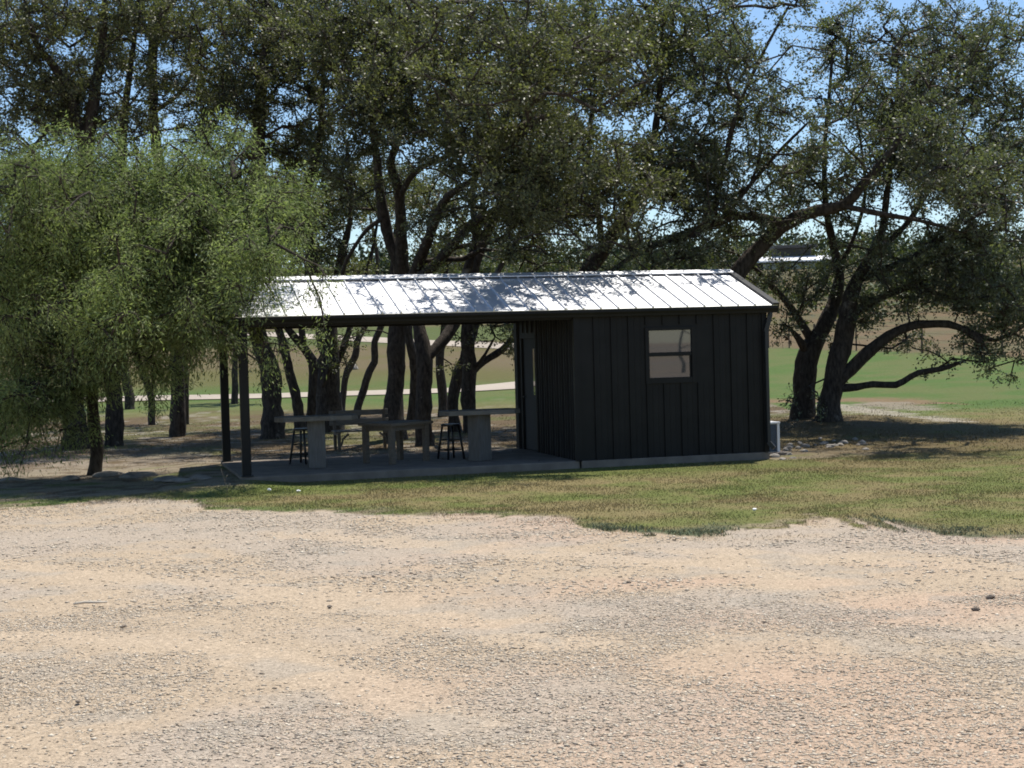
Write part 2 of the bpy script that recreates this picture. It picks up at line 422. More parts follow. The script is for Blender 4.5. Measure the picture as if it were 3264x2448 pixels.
def ground_col(x, y):
    t, u = tu(x, y)
    n1, n2, n3 = fbm(x / 1.6, y / 1.6, 31, 3), fbm(x * 2.2, y * 2.2, 41, 3), fbm(x / 7, y / 7, 51, 2)
    green, tan = np.array([.118, .135, .040]), np.array([.185, .150, .070])
    c = green[None] + (tan - green)[None] * sstep(.32, .66, n1 * .6 + n2 * .4)[:, None]
    # greener along the slab front and along the lot's edge
    g = gravel_amount(x, y)
    c = mixc(c, (.088, .125, .026), .7 * sstep(1.3, .1, np.abs(y + 1.1)) * (x > -4) * (x < 6.2) * sstep(.2, .6, n2))
    c = mixc(c, (.080, .118, .035), .8 * sstep(-1.0, -.1, g) * sstep(1, -2, x))
    c = mixc(c, (.085, .098, .060), .8 * sstep(-1.1, -.3, g) * weedy(u))
    c = mixc(c, (.26, .205, .14), .8 * sstep(-.7, -.05, g) * sstep(.50, .62, fbm(x * 2.6, y * 2.6, 201, 3)))
    c = mixc(c, (.055, .040, .025), .45 * sstep(-.12, .0, g))
    # leaf litter under the oaks
    k = sstep(3.6, 6.0, y) * sstep(54, 45, t + (n1 - .5) * 8) * sstep(9.5, 7.5, u)
    lit = np.array([.110, .080, .046])[None] + (np.array([.105, .10, .042]) - [.110, .080, .046])[None] * sstep(.42, .66, n1)[:, None]
    lit = mixc(lit, (.27, .245, .20), sstep(.62, .74, n2) * .7)
    c = c * (1 - k[:, None]) + lit * k[:, None]
    # pale bare dirt by the patio and under the mesquite
    d1 = sstep(-2.9, -3.5, x) * sstep(-1.4, -.5, y) * sstep(10.5, 7, y)
    d2 = sstep(3.5, 3.8, y) * sstep(7.6, 5.5, y) * (x < 2.6)
    d3 = sstep(5.6, 5.9, x) * sstep(9.2, 7.6, x) * sstep(-.55, -.1, y) * sstep(2.4, 1.2, y)
    k = np.maximum(np.maximum(d1, d2), d3) * sstep(.30, .50, n1 * .45 + n2 * .55 + .05)
    c = mixc(c, (.235, .195, .145), k * .85)
    c = mixc(c, (.10, .072, .045), k * sstep(.5, .68, fbm(x * 3.3, y * 3.3, 161, 3)) * .8)
    # brown mound at the right hand oaks
    k = np.exp(-(((x - MOUND[0]) / 4.5) ** 2 + ((y - MOUND[1] + 4) / 4.5) ** 2))
    c = mixc(c, (.115, .085, .042), np.clip(k * 1.4, 0, .85) * sstep(.2, .6, n2 + .2))
    # green meadow beyond the trees
    gm = np.array([.076, .120, .032])[None] + (np.array([.104, .122, .042]) - [.076, .120, .032])[None] * sstep(.35, .65, n1)[:, None]
    k = sstep(38, 44, t + (n3 - .5) * 6) * np.where(u > 7.5, 1, sstep(47, 54, t + (n1 - .5) * 6))
    c = c * (1 - k[:, None]) + gm * k[:, None]
    # rocky swale right of the oak pair
    for poly, colr, wd in SWALE:
        dm = np.full(len(x), 1e9)
        for a, b_ in zip(poly[:-1], poly[1:]):
            ab = b_ - a
            k = np.clip(((x - a[0]) * ab[0] + (y - a[1]) * ab[1]) / (ab @ ab), 0, 1)
            dm = np.minimum(dm, np.hypot(x - a[0] - k * ab[0], y - a[1] - k * ab[1]))
        c = mixc(c, colr, sstep(wd, wd * .3, dm + (n2 - .5) * wd * 1.6) * .85)
    # olive pasture, tan pasture, green verge, tan hillside, scrub
    k = sstep(60, 70, t + (n3 - .5) * 12) * sstep(8, 4, u)
    c = mixc(c, (.105, .098, .036), k)
    k = sstep(70, 80, t + (n3 - .5) * 14) * sstep(8, 4, u)
    c = mixc(c, (.128, .100, .055), k * sstep(.25, .6, n1 * .5 + n3 * .5))
    k = sstep(94, 99, t) * sstep(10, 4, u); c = mixc(c, (.084, .103, .036), k)
    k = np.where(u > 5, sstep(-.4, .4, t - np.interp(u, FNU, FNT)), sstep(110, 118, t + (n3 - .5) * 8))
    c = mixc(c, (.138, .100, .056), k)
    c = mixc(c, (.105, .098, .05), k * sstep(.45, .65, fbm(x / 5, y / 2.5, 171, 3)) * .7)
    c = mixc(c, (.095, .085, .045), sstep(112, 140, t + (n3 - .5) * 30) * (.55 + .45 * sstep(.4, .6, n1)))
    # ---- the lot
    dust = np.array([.385, .303, .212])[None] + (np.array([.362, .300, .232]) - [.385, .303, .212])[None] * sstep(.4, .6, n1)[:, None]
    dust = mixc(dust, (.415, .328, .232), track(x, y) * .7)
    dust = mixc(dust, (.415, .298, .212), sstep(.48, .66, fbm(x / 3.1, y / 2.2, 61, 3)) * sstep(-2.5, 1.5, u) * .7)
    dust = mixc(dust, (.31, .275, .225), sstep(.55, .75, n2) * .5)
    k = sstep(-.03, .03, g)
    return c * (1 - k[:, None]) + dust * k[:, None]

# ------------------------------------------------------------------ ground sheets
def grid(ts, ss, wfun):
    T, S = np.meshgrid(ts, ss, indexing='ij')
    W = wfun(T)
    U = S * W
    X = C[0] + T * FH[0] + U * RIGHT0[0]; Y = C[1] + T * FH[1] + U * RIGHT0[1]
    n, m_ = T.shape
    i = np.arange(n - 1)[:, None] * m_; j = np.arange(m_ - 1)[None]
    F = np.stack([i + j, i + j + 1, i + m_ + j + 1, i + m_ + j], -1).reshape(-1, 4)
    return X.ravel(), Y.ravel(), F
ts = np.concatenate([np.linspace(-380, -12, 16), np.linspace(-8, 4, 14), np.linspace(4.5, 30, 540), np.linspace(30.1, 48, 170), np.geomspace(48.3, 300, 130), np.linspace(320, 880, 12)])
ss = np.concatenate([-np.geomspace(40, 1.25, 24), np.linspace(-1.2, 1.2, 380), np.geomspace(1.25, 40, 24)])
gx, gy, gF = grid(ts, ss, lambda T: np.maximum(3.2, T * .335 + .5))
gz = height(gx, gy)
g = gravel_amount(gx, gy)
gz = gz + np.where(g > 0, (fbm(gx * 6, gy * 6, 71, 3) - .5) * .03 - .012, 0)
gcol = ground_col(gx, gy)
gV = np.stack([gx, gy, gz], 1)
isg = (g[gF].mean(1) > 0)
def sub(V, F, mask, col):
    f = F[mask]; u, inv = np.unique(f, return_inverse=True)
    return V[u], inv.reshape(f.shape), col[u]
v, f, c_ = sub(gV, gF, ~isg, gcol)
tag(fast('ground', v, f, MAT['ground'], smooth=True, col=c_), kind='structure')
v, f, c_ = sub(gV, gF, isg, gcol)
tag(fast('gravel_lot', v, f, MAT['gravel'], smooth=True, col=c_), kind='structure')

def road(name, pix, width):
    P = np.array([ground(x, y, 40) for x, y in pix])
    P = spline(P, 1.0)
    d = np.gradient(P[:, :2], axis=0); d /= np.linalg.norm(d, axis=1)[:, None]
    nrm = np.stack([-d[:, 1], d[:, 0]], 1)
    ks = np.linspace(-.5, .5, 7)
    wob = 1 + (fbm(P[:, 0] / 2, P[:, 1] / 2, 81, 2) - .5) * .3
    X = P[:, 0:1] + nrm[:, 0:1] * ks * width * wob[:, None]; Y = P[:, 1:2] + nrm[:, 1:2] * ks * width * wob[:, None]
    n, m_ = X.shape
    Z = height(X.ravel(), Y.ravel()) + .03
    i = np.arange(n - 1)[:, None] * m_; j = np.arange(m_ - 1)[None]
    F = np.stack([i + j, i + j + 1, i + m_ + j + 1, i + m_ + j], -1).reshape(-1, 4)
    c = np.array([.36, .31, .25])[None] * (.9 + .25 * fbm(X.ravel() / 3, Y.ravel() / 3, 91, 2))[:, None]
    return tag(fast(name, np.stack([X.ravel(), Y.ravel(), Z], 1), F, MAT['drive'], smooth=True, col=c), kind='structure')
road('driveway', [(-200, 878), (40, 869), (300, 862), (560, 857), (800, 850), (960, 845), (1106, 835), (1300, 815), (1500, 800)], 2.9)
road('upper_driveway', [(300, 713), (480, 719), (659, 727), (800, 734), (960, 742), (1114, 750), (1300, 758), (1500, 762)], 3.0)

# ------------------------------------------------------------------ gravel stones and grass
def stones(n, tmin, tmax, smin, smax, seed):
    r_ = np.random.default_rng(seed)
    t = np.sqrt(r_.random(n * 3) * (tmax ** 2 - tmin ** 2) + tmin ** 2)
    u = (r_.random(n * 3) * 2 - 1) * (t * .335 + .6)
    x = C[0] + t * FH[0] + u * RIGHT0[0]; y = C[1] + t * FH[1] + u * RIGHT0[1]
    patch = fbm(x / 1.5, y / 1.1, 101, 3) * .75 + fbm(x * 2, y * 2, 111, 2) * .25
    keep = (gravel_amount(x, y) > .15) & (r_.random(n * 3) < (.16 + sstep(.40, .62, patch) * .84) * (1 - .8 * track(x, y)))
    x, y, t = x[keep][:n], y[keep][:n], t[keep][:n]
    n = len(x)
    s = smin * (smax / smin) ** (r_.random(n) ** 2.2)
    base = np.array([[1, 0, 0], [0, 1, 0], [-1, 0, 0], [0, -1, 0], [0, 0, 1], [0, 0, -1]], float)
    V = base[None] * (.6 + .7 * r_.random((n, 6, 1))) + (r_.random((n, 6, 3)) - .5) * .5
    V *= np.stack([.8 + r_.random(n) * .7, .8 + r_.random(n) * .5, .28 + r_.random(n) * .38], 1)[:, None]
    a = r_.random(n) * 6.28
    ca, sa = np.cos(a)[:, None], np.sin(a)[:, None]
    V = np.stack([V[..., 0] * ca - V[..., 1] * sa, V[..., 0] * sa + V[..., 1] * ca, V[..., 2]], -1) * s[:, None, None]
    z = height(x, y) + (fbm(x * 6, y * 6, 71, 3) - .5) * .03 - .012
    V += np.stack([x, y, z + s * .10], 1)[:, None]
    F0 = np.array([[0, 1, 4], [1, 2, 4], [2, 3, 4], [3, 0, 4], [1, 0, 5], [2, 1, 5], [3, 2, 5], [0, 3, 5]])
    F = (np.arange(n) * 6)[:, None, None] + F0[None]
    pal = np.array([[.51, .455, .385], [.56, .50, .415], [.45, .40, .345], [.51, .425, .33], [.20, .17, .145], [.66, .61, .53]])
    c = pal[r_.choice(6, n, p=[.27, .23, .17, .20, .06, .07])] * np.array([.93, .885, .80]) * (.8 + .4 * r_.random((n, 1)))
    return V.reshape(-1, 3), F.reshape(-1, 3), np.repeat(c, 6, 0)
A1 = stones(130000, 6.0, 12.5, .003, .0145, 1); A2 = stones(42000, 12.5, 25, .006, .023, 2)
V = np.vstack([A1[0], A2[0]]); F = np.vstack([A1[1], A2[1] + len(A1[0])])
tag(fast('gravel_stones', V, F, MAT['stones'], col=np.vstack([A1[2], A2[2]])), 'loose pale grey and tan crushed stones scattered over the gravel lot', 'gravel', kind='stuff')

def grass(n, tmin, tmax, h0, h1_, seed, weed=False):
    r_ = np.random.default_rng(seed)
    t = tmin + (tmax - tmin) * r_.random(n)
    u = (r_.random(n) * 2 - 1) * (t * .335 + .8)
    x = C[0] + t * FH[0] + u * RIGHT0[0]; y = C[1] + t * FH[1] + u * RIGHT0[1]
    g = gravel_amount(x, y)
    inb = (x > -3.25) & (x < 5.80) & (y > -.06) & (y < 3.75)
    bare = ((x < -3.1) & (y > -.85) & (y < 8)) | ((x > 5.7) & (x < 7.6) & (y > -.35) & (y < 1.6))
    dens = np.where(bare, .15, 1.) * np.where(y > 3.7, .55, 1.)
    if weed: dens = dens * (g > -1.1) * (g < .25) * weedy(u) * sstep(.25, .5, fbm(x * 2.5, y * 2.5, 151, 2)) * sstep(-1.1, -.3, g)
    keep = (g < 1.2) & (r_.random(n) < np.where(g > 0, np.where(fbm(x * 3.5, y * 3.5, 191, 2) > .52, np.exp(-np.maximum(g, 0) / .38) * .8, 0), 1)) & ~inb & (r_.random(n) < dens) & (r_.random(n) < .35 + .65 * sstep(.3, .6, fbm(x * 1.5, y * 1.5, 121, 2)))
    x, y, g = x[keep], y[keep], g[keep]; n = len(x)
    h = (h0 + (h1_ - h0) * r_.random(n)) * (.6 + .8 * fbm(x * 1.1, y * 1.1, 131, 2))
    a = r_.random(n) * 6.28; w = h * .11 + .0035
    if weed: w *= 1.7
    lean = (r_.random((n, 2)) - .5) * 1.8 * h[:, None]
    z = height(x, y) - .004
    b0 = np.stack([x - np.cos(a) * w, y - np.sin(a) * w, z], 1); b1 = np.stack([x + np.cos(a) * w, y + np.sin(a) * w, z], 1)
    tp = np.stack([x + lean[:, 0], y + lean[:, 1], z + h], 1)
    c = ground_col(x, y)
    if weed: c = np.array([.10, .118, .070])[None] * np.ones((n, 1))
    c = c * (1.0 + .4 * r_.random((n, 1)))
    dry = r_.random(n) < .12
    c[dry] = np.array([.26, .21, .105]) * (.7 + .5 * r_.random((dry.sum(), 1)))
    return np.stack([b0, b1, tp], 1).reshape(-1, 3), np.repeat(c, 3, 0)
parts = [grass(300000, 13.5, 28, .010, .032, 3), grass(80000, 28, 45, .02, .05, 4), grass(90000, 13.5, 21, .015, .045, 5, True)]
V = np.vstack([p[0] for p in parts]); F = np.arange(len(V)).reshape(-1, 3)
tag(fast('lawn_grass', V, F, MAT['grass'], col=np.vstack([p[1] for p in parts])), 'short olive and tan lawn grass between the gravel lot and the shed', 'grass', kind='stuff')

# ------------------------------------------------------------------ trees
def leaf_quads(P, D, length, width, seed, droop=0., upbias=.6):
    """diamond leaves at P pointing along D"""
    r_ = np.random.default_rng(seed)
    n = len(P)
    D = D + (r_.standard_normal((n, 3))) * .55; D[:, 2] -= droop
    D /= np.linalg.norm(D, axis=1)[:, None] + 1e-9
    N = r_.standard_normal((n, 3)); N[:, 2] += upbias
    S = np.cross(D, N); S /= np.linalg.norm(S, axis=1)[:, None] + 1e-9
    L = (length * (.6 + .8 * r_.random(n)))[:, None]; W = L * width / length * .5
    V = np.stack([P, P + D * L * .5 + S * W, P + D * L, P + D * L * .5 - S * W], 1)
    return V.reshape(-1, 3), np.arange(n * 4).reshape(-1, 4)
def prisms(A, B, ra, rb, n=4):
    T = B - A; T /= np.linalg.norm(T, axis=1)[:, None] + 1e-9
    ref = np.where(np.abs(T[:, 2:3]) > .9, np.array([[1., 0, 0]]), np.array([[0, 0, 1.]]))
    X = np.cross(T, ref); X /= np.linalg.norm(X, axis=1)[:, None] + 1e-9
    Y = np.cross(X, T)
    a = np.arange(n) * 2 * PI / n
    d = np.cos(a)[None, :, None] * X[:, None] + np.sin(a)[None, :, None] * Y[:, None]
    V = np.concatenate([A[:, None] + d * ra[:, None, None], B[:, None] + d * rb[:, None, None]], 1)
    j = np.arange(n); k = (j + 1) % n
    F0 = np.stack([j, k, n + k, n + j], 1)
    F = (np.arange(len(A)) * 2 * n)[:, None, None] + F0[None]
    return V.reshape(-1, 3), F.reshape(-1, 4)

TREES = 0
def tree(name, label, cat, group, limbs, blobs, leaf='oak', bark='bark_oak', per=120, llen=.062, lwid=.035, spread=.22, droop=0.,
         twig=.31, seed=0, base=None, gap=.0, step=.16, sides=11, startz=1.9, flat=.75, thin=1.12, clump=6, clr=.42, bare=.55):
    """limbs: polylines of (px, py, depth offset, width px); the first starts on the ground.
    blobs: (px, py, depth offset, rx px, ry px, rd m, number of sprays)"""
    global TREES
    TREES += 1
    r_ = np.random.default_rng(1000 + seed * 17 + TREES)
    x0, y0 = limbs[0][0][:2]
    G = ground(x0, y0, 12) if base is None else np.array(base, float)
    t0 = depth(G)
    V, F, nv = [], [], 0
    NP, NPAR, NFIX = [], [], []
    cnt = 0; SPR = []
    for li, lb in enumerate(limbs):
        P = []
        for (px, py, dt, w) in lb:
            t = t0 + dt
            p = at(px, py, t)
            P.append((*p, w * .5 * t / F2))
        P = np.array(P)
        if li == 0:
            P[0, :3] = G
            # root flare
            fl = P[0].copy(); fl[2] -= .25; fl[3] *= 1.35
            P = np.vstack([fl[None], P[:1] + np.array([[0, 0, 0, P[0, 3] * .08]]), P[1:]])
        else:      # root the limb inside the wood it grows from, and let it end in a point
            d0_ = P[0, :3] - P[1, :3]; d0_ /= np.linalg.norm(d0_)
            P = np.vstack([np.append(P[0, :3] + d0_ * P[0, 3] * 1.3, P[0, 3] * .6)[None], P])
        d1_ = P[-1, :3] - P[-2, :3]; d1_ /= np.linalg.norm(d1_)
        P = np.vstack([P, np.append(P[-1, :3] + d1_ * (.06 + P[-1, 3] * 1.5), P[-1, 3] * .4)[None]])
        S = spline(P, step)
        S[:, 3] = np.maximum(S[:, 3], .006)
        k = len(S)
        wob = np.cumsum(r_.standard_normal((k, 3)) * .35, 0); wob -= np.linspace(0, 1, k)[:, None] * wob[-1]
        S[:, :3] += wob * S[:, 3:4] * .16 * (np.arange(k) > 2)[:, None]
        # rough bark outline, knots
        rad = S[:, 3] * (1 + .05 * r_.standard_normal(k))
        v, f = tube(S[:, :3], rad, sides if S[0, 3] > .05 else 7, .14)
        V.append(v); F.append(f + nv); nv += len(v)
        st = cnt
        if S[-1, 2] - G[2] > startz or li:
            for q in range(7 if not droop else 2): SPR.append(S[-1, :3] + d1_ * r_.random() * .5 + r_.standard_normal(3) * .28)
        for q in range(4, k, 5):
            if S[q, 2] - G[2] > startz + .3 and r_.random() < .5 and not droop: SPR.append(S[q, :3] + r_.standard_normal(3) * np.array([.5, .5, .4]))
        for q in range(k):
            ok = S[q, 2] - G[2] > startz
            NP.append(S[q, :3]); NPAR.append(-1); NFIX.append(1 if ok else 2); cnt += 1
    NP = list(NP)
    nfix = len(NP)
    arr = np.zeros((nfix + 12000, 3)); arr[:nfix] = np.array(NP)
    allow = np.zeros(len(arr), bool); allow[:nfix] = np.array(NFIX) == 1
    if not allow.any(): allow[nfix - 1] = True
    par = np.full(len(arr), -1); n = nfix
    # attractors
    A = []
    for (px, py, dt, rx, ry, rd, num) in blobs:
        num = max(3, int(num * thin))
        nc = max(2, int(num / clump))
        d = r_.standard_normal((nc, 3)); d /= np.linalg.norm(d, axis=1)[:, None]
        d *= (r_.random((nc, 1)) ** .45)
        ctr = [at(px + q[0] * rx, py + q[1] * ry, t0 + dt + q[2] * rd) for q in d]
        rc = .6 + .8 * r_.random(nc)
        for q in range(num):
            k = q % nc
            A.append(ctr[k] + r_.standard_normal(3) * np.array([1, 1, .7]) * clr * rc[k])
    A = np.array(A)
    if gap and len(A) > 40:
        gn = fbm(A[:, 0] * .7 + A[:, 2] * .9, A[:, 1] * .7 + A[:, 2] * .5, 200 + seed, 2)
        A = A[gn > gap]
    if SPR: A = np.vstack([A, SPR])
    d0 = np.array([np.min(np.linalg.norm(arr[:nfix] - a, axis=1)) for a in A])
    A = A[np.argsort(d0)]
    tips, tdir = [], []
    for a in A:
        dd = np.linalg.norm(arr[:n] - a, axis=1) + np.where(arr[:n, 2] > a[2] + .3, 1.2, 0) * (0 if droop else 1)
        dd[~allow[:n]] = 1e9
        p = int(np.argmin(dd)); P0 = arr[p]
        L = np.linalg.norm(a - P0)
        k = min(14, max(1, int(L / .32)))
        mid = (P0 + a) / 2 + r_.standard_normal(3) * L * .12 + np.array([0, 0, (.10 if not droop else .25) * L])
        last = p
        for q in range(1, k + 1):
            s_ = q / k
            pt = (1 - s_) ** 2 * P0 + 2 * s_ * (1 - s_) * mid + s_ ** 2 * a
            if q < k: pt = pt + r_.standard_normal(3) * .05
            if n >= len(arr) - 2: break
            arr[n] = pt; par[n] = last; allow[n] = True; last = n; n += 1
        tips.append(arr[last]); dv = arr[last] - arr[par[last]] if par[last] >= 0 else a - P0
        tdir.append(dv / (np.linalg.norm(dv) + 1e-9))
    tips, tdir = np.array(tips), np.array(tdir)
    # pipe model radii
    w = np.zeros(n); w[nfix:] = .12
    isleaf = np.ones(n, bool); isleaf[par[nfix:n][par[nfix:n] >= 0]] = False
    w[isleaf] = 1.; w[:nfix] = 0
    for q in range(n - 1, nfix - 1, -1):
        if par[q] >= nfix: w[par[q]] += w[q]
    rad = .0115 * w ** .45 + .003
    e = np.arange(nfix, n); pa = par[e]
    ra = np.where(pa < nfix, rad[e] * 1.15, np.minimum(rad[pa], rad[e] * 1.25))
    v, f = prisms(arr[pa], arr[e], ra, rad[e], 5)
    V.append(v); F.append(f + nv); nv += len(v)
    if bare:      # leafless side twigs
        sel = e[r_.random(len(e)) < bare]
        BA = arr[sel]; BD = r_.standard_normal((len(sel), 3)) + np.array([0, 0, .2]); BD /= np.linalg.norm(BD, axis=1)[:, None]
        BL = (.18 + .5 * r_.random(len(sel)) ** 1.5)[:, None]
        BM = BA + BD * BL * .55; BE = BM + (BD + r_.standard_normal((len(sel), 3)) * .35) * BL * .5
        for a_, b_, r0, r1 in ((BA, BM, .007, .005), (BM, BE, .005, .003)):
            v, f = prisms(a_, b_, np.full(len(sel), r0), np.full(len(sel), r1), 3)
            V.append(v); F.append(f + nv); nv += len(v)
    # twigs
    nt_ = 6
    TA = np.repeat(tips, nt_, 0)
    TD = np.repeat(tdir, nt_, 0) * .5 + r_.standard_normal((len(TA), 3)) * np.array([1, 1, flat])
    if droop: TD[:, 2] -= droop
    else: TD[:, 2] += .15
    TD /= np.linalg.norm(TD, axis=1)[:, None]
    TL = twig * (.5 + r_.random(len(TA)))
    TB = TA + TD * TL[:, None]
    if droop: TB[:, 2] -= TL * .25
    v, f = prisms(TA, TB, np.full(len(TA), .0065), np.full(len(TA), .0035), 3)
    V.append(v); F.append(f + nv); nv += len(v)
    # leaves
    nl = per // nt_
    u = .15 + .9 * r_.random((len(TA), nl, 1))
    LP = TA[:, None] + (TB - TA)[:, None] * u + r_.standard_normal((len(TA), nl, 3)) * spread * .22
    LD = np.repeat(TD[:, None], nl, 1)
    lv, lf = leaf_quads(LP.reshape(-1, 3), LD.reshape(-1, 3).copy(), llen, lwid, 5000 + TREES, droop * .6, .25 if droop else .6)
    root = empty(name, tuple(G), label, cat, group)
    off = np.array(G)
    fast('trunk', np.vstack(V) - off, np.vstack(F), MAT[bark], root, smooth=True)
    fast('crown', lv - off, lf, MAT[leaf], root)
    return root

OG = 'live oaks of the grove behind the shed'
def oak(label, limbs, blobs, **kw):
    return tree('oak_tree', label, 'tree', OG, limbs, blobs, **kw)

oak('thick oak at the far left, widest trunk behind the mesquite trunk',
    [[(165, 970, 0, 62), (160, 900, 0, 52), (155, 820, 0, 50), (150, 740, -.2, 48), (160, 600, -.3, 44), (175, 450, -.5, 38), (186, 320, -.7, 32), (200, 200, -.9, 24), (222, 60, -1.2, 16), (230, -60, -1.3, 10)],
     [(182, 330, -.7, 20), (150, 200, -1, 19), (115, 140, -1.2, 17), (80, 95, -1.4, 13), (55, 10, -1.6, 9)],
     [(180, 300, -.7, 13), (143, 252, -.9, 12), (110, 275, -1, 10), (70, 320, -1.2, 8)]],
    [(60, 40, -1, 190, 100, 2.5, 150), (70, 210, -.5, 150, 90, 2, 150), (210, 250, 0, 110, 70, 2, 60), (60, 300, .5, 120, 60, 2, 60), (10, 280, 0, 70, 60, 1.6, 30), (250, -20, -.5, 160, 70, 2.5, 80)], seed=1, gap=.38)
oak('straight oak just right of the mesquite trunk',
    [[(246, 963, 0, 42), (244, 850, 0, 36), (243, 750, 0, 34), (250, 600, 0, 30), (262, 420, .2, 24), (270, 250, .3, 18), (285, 120, .4, 12), (300, 0, .4, 8)]],
    [(270, 130, .6, 140, 130, 2.2, 120), (320, 280, .3, 110, 60, 1.8, 50)], seed=2, gap=.42)
oak('straight oak left of the patio posts, trunk base in open leaf litter',
    [[(383, 943, 0, 33), (385, 850, 0, 30), (380, 750, 0, 28), (368, 600, 0, 26), (350, 400, 0, 22), (335, 250, 0, 20), (330, 120, -.2, 19), (338, 20, -.3, 15), (345, -60, -.3, 10)],
     [(332, 110, -.2, 14), (350, 50, -.4, 11), (385, -10, -.6, 8)], [(334, 240, 0, 11), (390, 200, -.5, 9), (430, 130, -.8, 7)]],
    [(400, 80, -.3, 150, 130, 2.5, 150), (430, 215, -1.5, 150, 45, 1.8, 110), (330, 250, .5, 80, 60, 1.6, 30)], seed=3, gap=.40)
oak('broad based oak leaning left just behind the patio posts',
    [[(590, 947, 0, 54), (592, 890, 0, 46), (585, 800, 0, 44), (572, 760, 0, 40), (560, 700, -.2, 38), (556, 600, -.4, 36), (562, 450, -.6, 34), (566, 300, -.8, 30), (572, 180, -1, 24), (581, 20, -1.3, 18), (585, -60, -1.4, 12)],
     [(566, 290, -.8, 13), (530, 240, -1.1, 11), (480, 215, -1.4, 9)], [(572, 170, -1, 14), (610, 110, -1.2, 11), (640, 30, -1.4, 8)]],
    [(560, 60, -1, 170, 120, 2.5, 200), (500, 225, -1.6, 120, 50, 1.6, 80), (640, 230, -.8, 80, 90, 1.6, 55), (530, 320, .2, 100, 60, 1.6, 45)], seed=4, gap=.38)
oak('biggest oak trunk behind the bench, pale broken stub on its side',
    [[(712, 932, 0, 66), (712, 880, 0, 56), (712, 800, 0, 50), (708, 740, 0, 46), (708, 700, 0, 46), (690, 620, -.2, 34), (668, 520, -.4, 26), (655, 460, -.6, 24), (680, 350, -1, 18), (695, 270, -1.2, 14), (700, 120, -1.4, 9), (705, 0, -1.5, 6)],
     [(722, 790, 0, 18), (738, 760, .1, 14), (757, 705, .2, 13), (775, 640, .5, 11), (800, 560, .8, 8), (815, 480, 1, 6)],
     [(700, 830, -.3, 12), (712, 795, -.45, 8), (722, 780, -.5, 5)], [(706, 690, 0, 24), (722, 620, -.1, 20), (742, 540, -.3, 16), (760, 450, -.5, 12), (750, 330, -.8, 9)]],
    [(730, 90, -1.2, 150, 130, 2.5, 180), (740, 60, -6.3, 170, 80, 1.8, 130), (700, 330, -1.2, 90, 100, 1.8, 90), (730, 500, -.6, 90, 70, 1.5, 70), (640, 350, .2, 90, 100, 1.6, 70)], seed=5, gap=.40)
oak('forked y-shaped oak touching the big trunk behind the bench',
    [[(674, 925, 0, 28), (676, 840, 0, 25), (680, 795, 0, 25), (668, 765, 0, 20), (645, 735, 0, 17), (622, 710, 0, 15), (600, 660, 0, 12), (585, 580, .3, 10), (590, 500, .5, 7)],
     [(656, 748, 0, 15), (651, 700, 0, 13), (655, 640, .3, 11), (668, 560, .5, 8)]],
    [(620, 500, .4, 80, 70, 1.5, 45), (660, 420, .8, 80, 80, 1.5, 40)], seed=6)
oak('slim oak leaning left behind the left stool',
    [[(650, 927, 0, 30), (640, 860, 0, 24), (625, 800, 0, 22), (612, 740, 0, 20), (600, 690, 0, 18), (590, 600, .3, 14), (600, 500, .5, 10)]],
    [(600, 430, .6, 100, 110, 1.6, 110)], seed=7)
oak('thin crooked oak with an elbow bend, middle of the gap between thick trunks',
    [[(768, 905, 0, 18), (785, 850, 0, 17), (800, 802, 0, 17), (811, 782, 0, 17), (811, 740, 0, 15), (826, 703, 0, 14), (845, 640, .3, 12), (850, 540, .6, 9), (860, 450, .8, 6)]],
    [(850, 420, 1, 90, 60, 1.5, 55)], seed=8)
oak('thin crooked oak beside the pale stub, lower of two bent stems',
    [[(737, 892, 0, 16), (741, 850, 0, 13), (748, 805, 0, 14), (766, 770, 0, 15), (772, 735, 0, 13), (790, 703, 0, 12), (810, 640, .2, 10), (815, 560, .4, 8), (800, 470, .6, 5)]],
    [(770, 420, 1, 90, 80, 1.5, 60)], seed=9)
oak('large straight oak behind the low table, trunk splitting above the roof ridge',
    [[(855, 950, 0, 54), (850, 880, 0, 46), (856, 780, 0, 42), (860, 700, 0, 42), (870, 610, -.2, 40), (866, 580, -.3, 34), (840, 510, -.5, 28), (822, 430, -.8, 24), (815, 350, -1, 20), (802, 250, -1.5, 15), (790, 150, -2, 10), (800, 40, -2.4, 7)],
     [(872, 610, -.2, 30), (868, 500, -.8, 25), (862, 410, -1.4, 21), (845, 350, -1.9, 17), (870, 270, -2.4, 13), (900, 150, -3, 9), (905, 60, -3.4, 6)],
     [(866, 420, -1.4, 15), (900, 370, -2, 13), (950, 345, -2.6, 10), (1010, 320, -3.2, 7)],
     [(830, 470, -.7, 10), (790, 500, -.6, 9), (750, 560, -.4, 8), (740, 590, -.3, 7)]],
    [(890, 90, -2.4, 190, 130, 2.6, 270), (850, 240, -2.2, 130, 110, 2.2, 140), (970, 220, -3.2, 130, 100, 2.2, 160), (930, 60, -6, 190, 80, 2., 110)], seed=10, gap=.38)
oak('leaning dark oak pressed against the right side of the large straight oak',
    [[(888, 917, 0, 26), (896, 850, 0, 23), (892, 780, 0, 22), (880, 720, 0, 20), (888, 640, .2, 17), (915, 560, .4, 13), (930, 470, .6, 9)]],
    [(940, 430, .8, 90, 70, 1.6, 45)], seed=11)
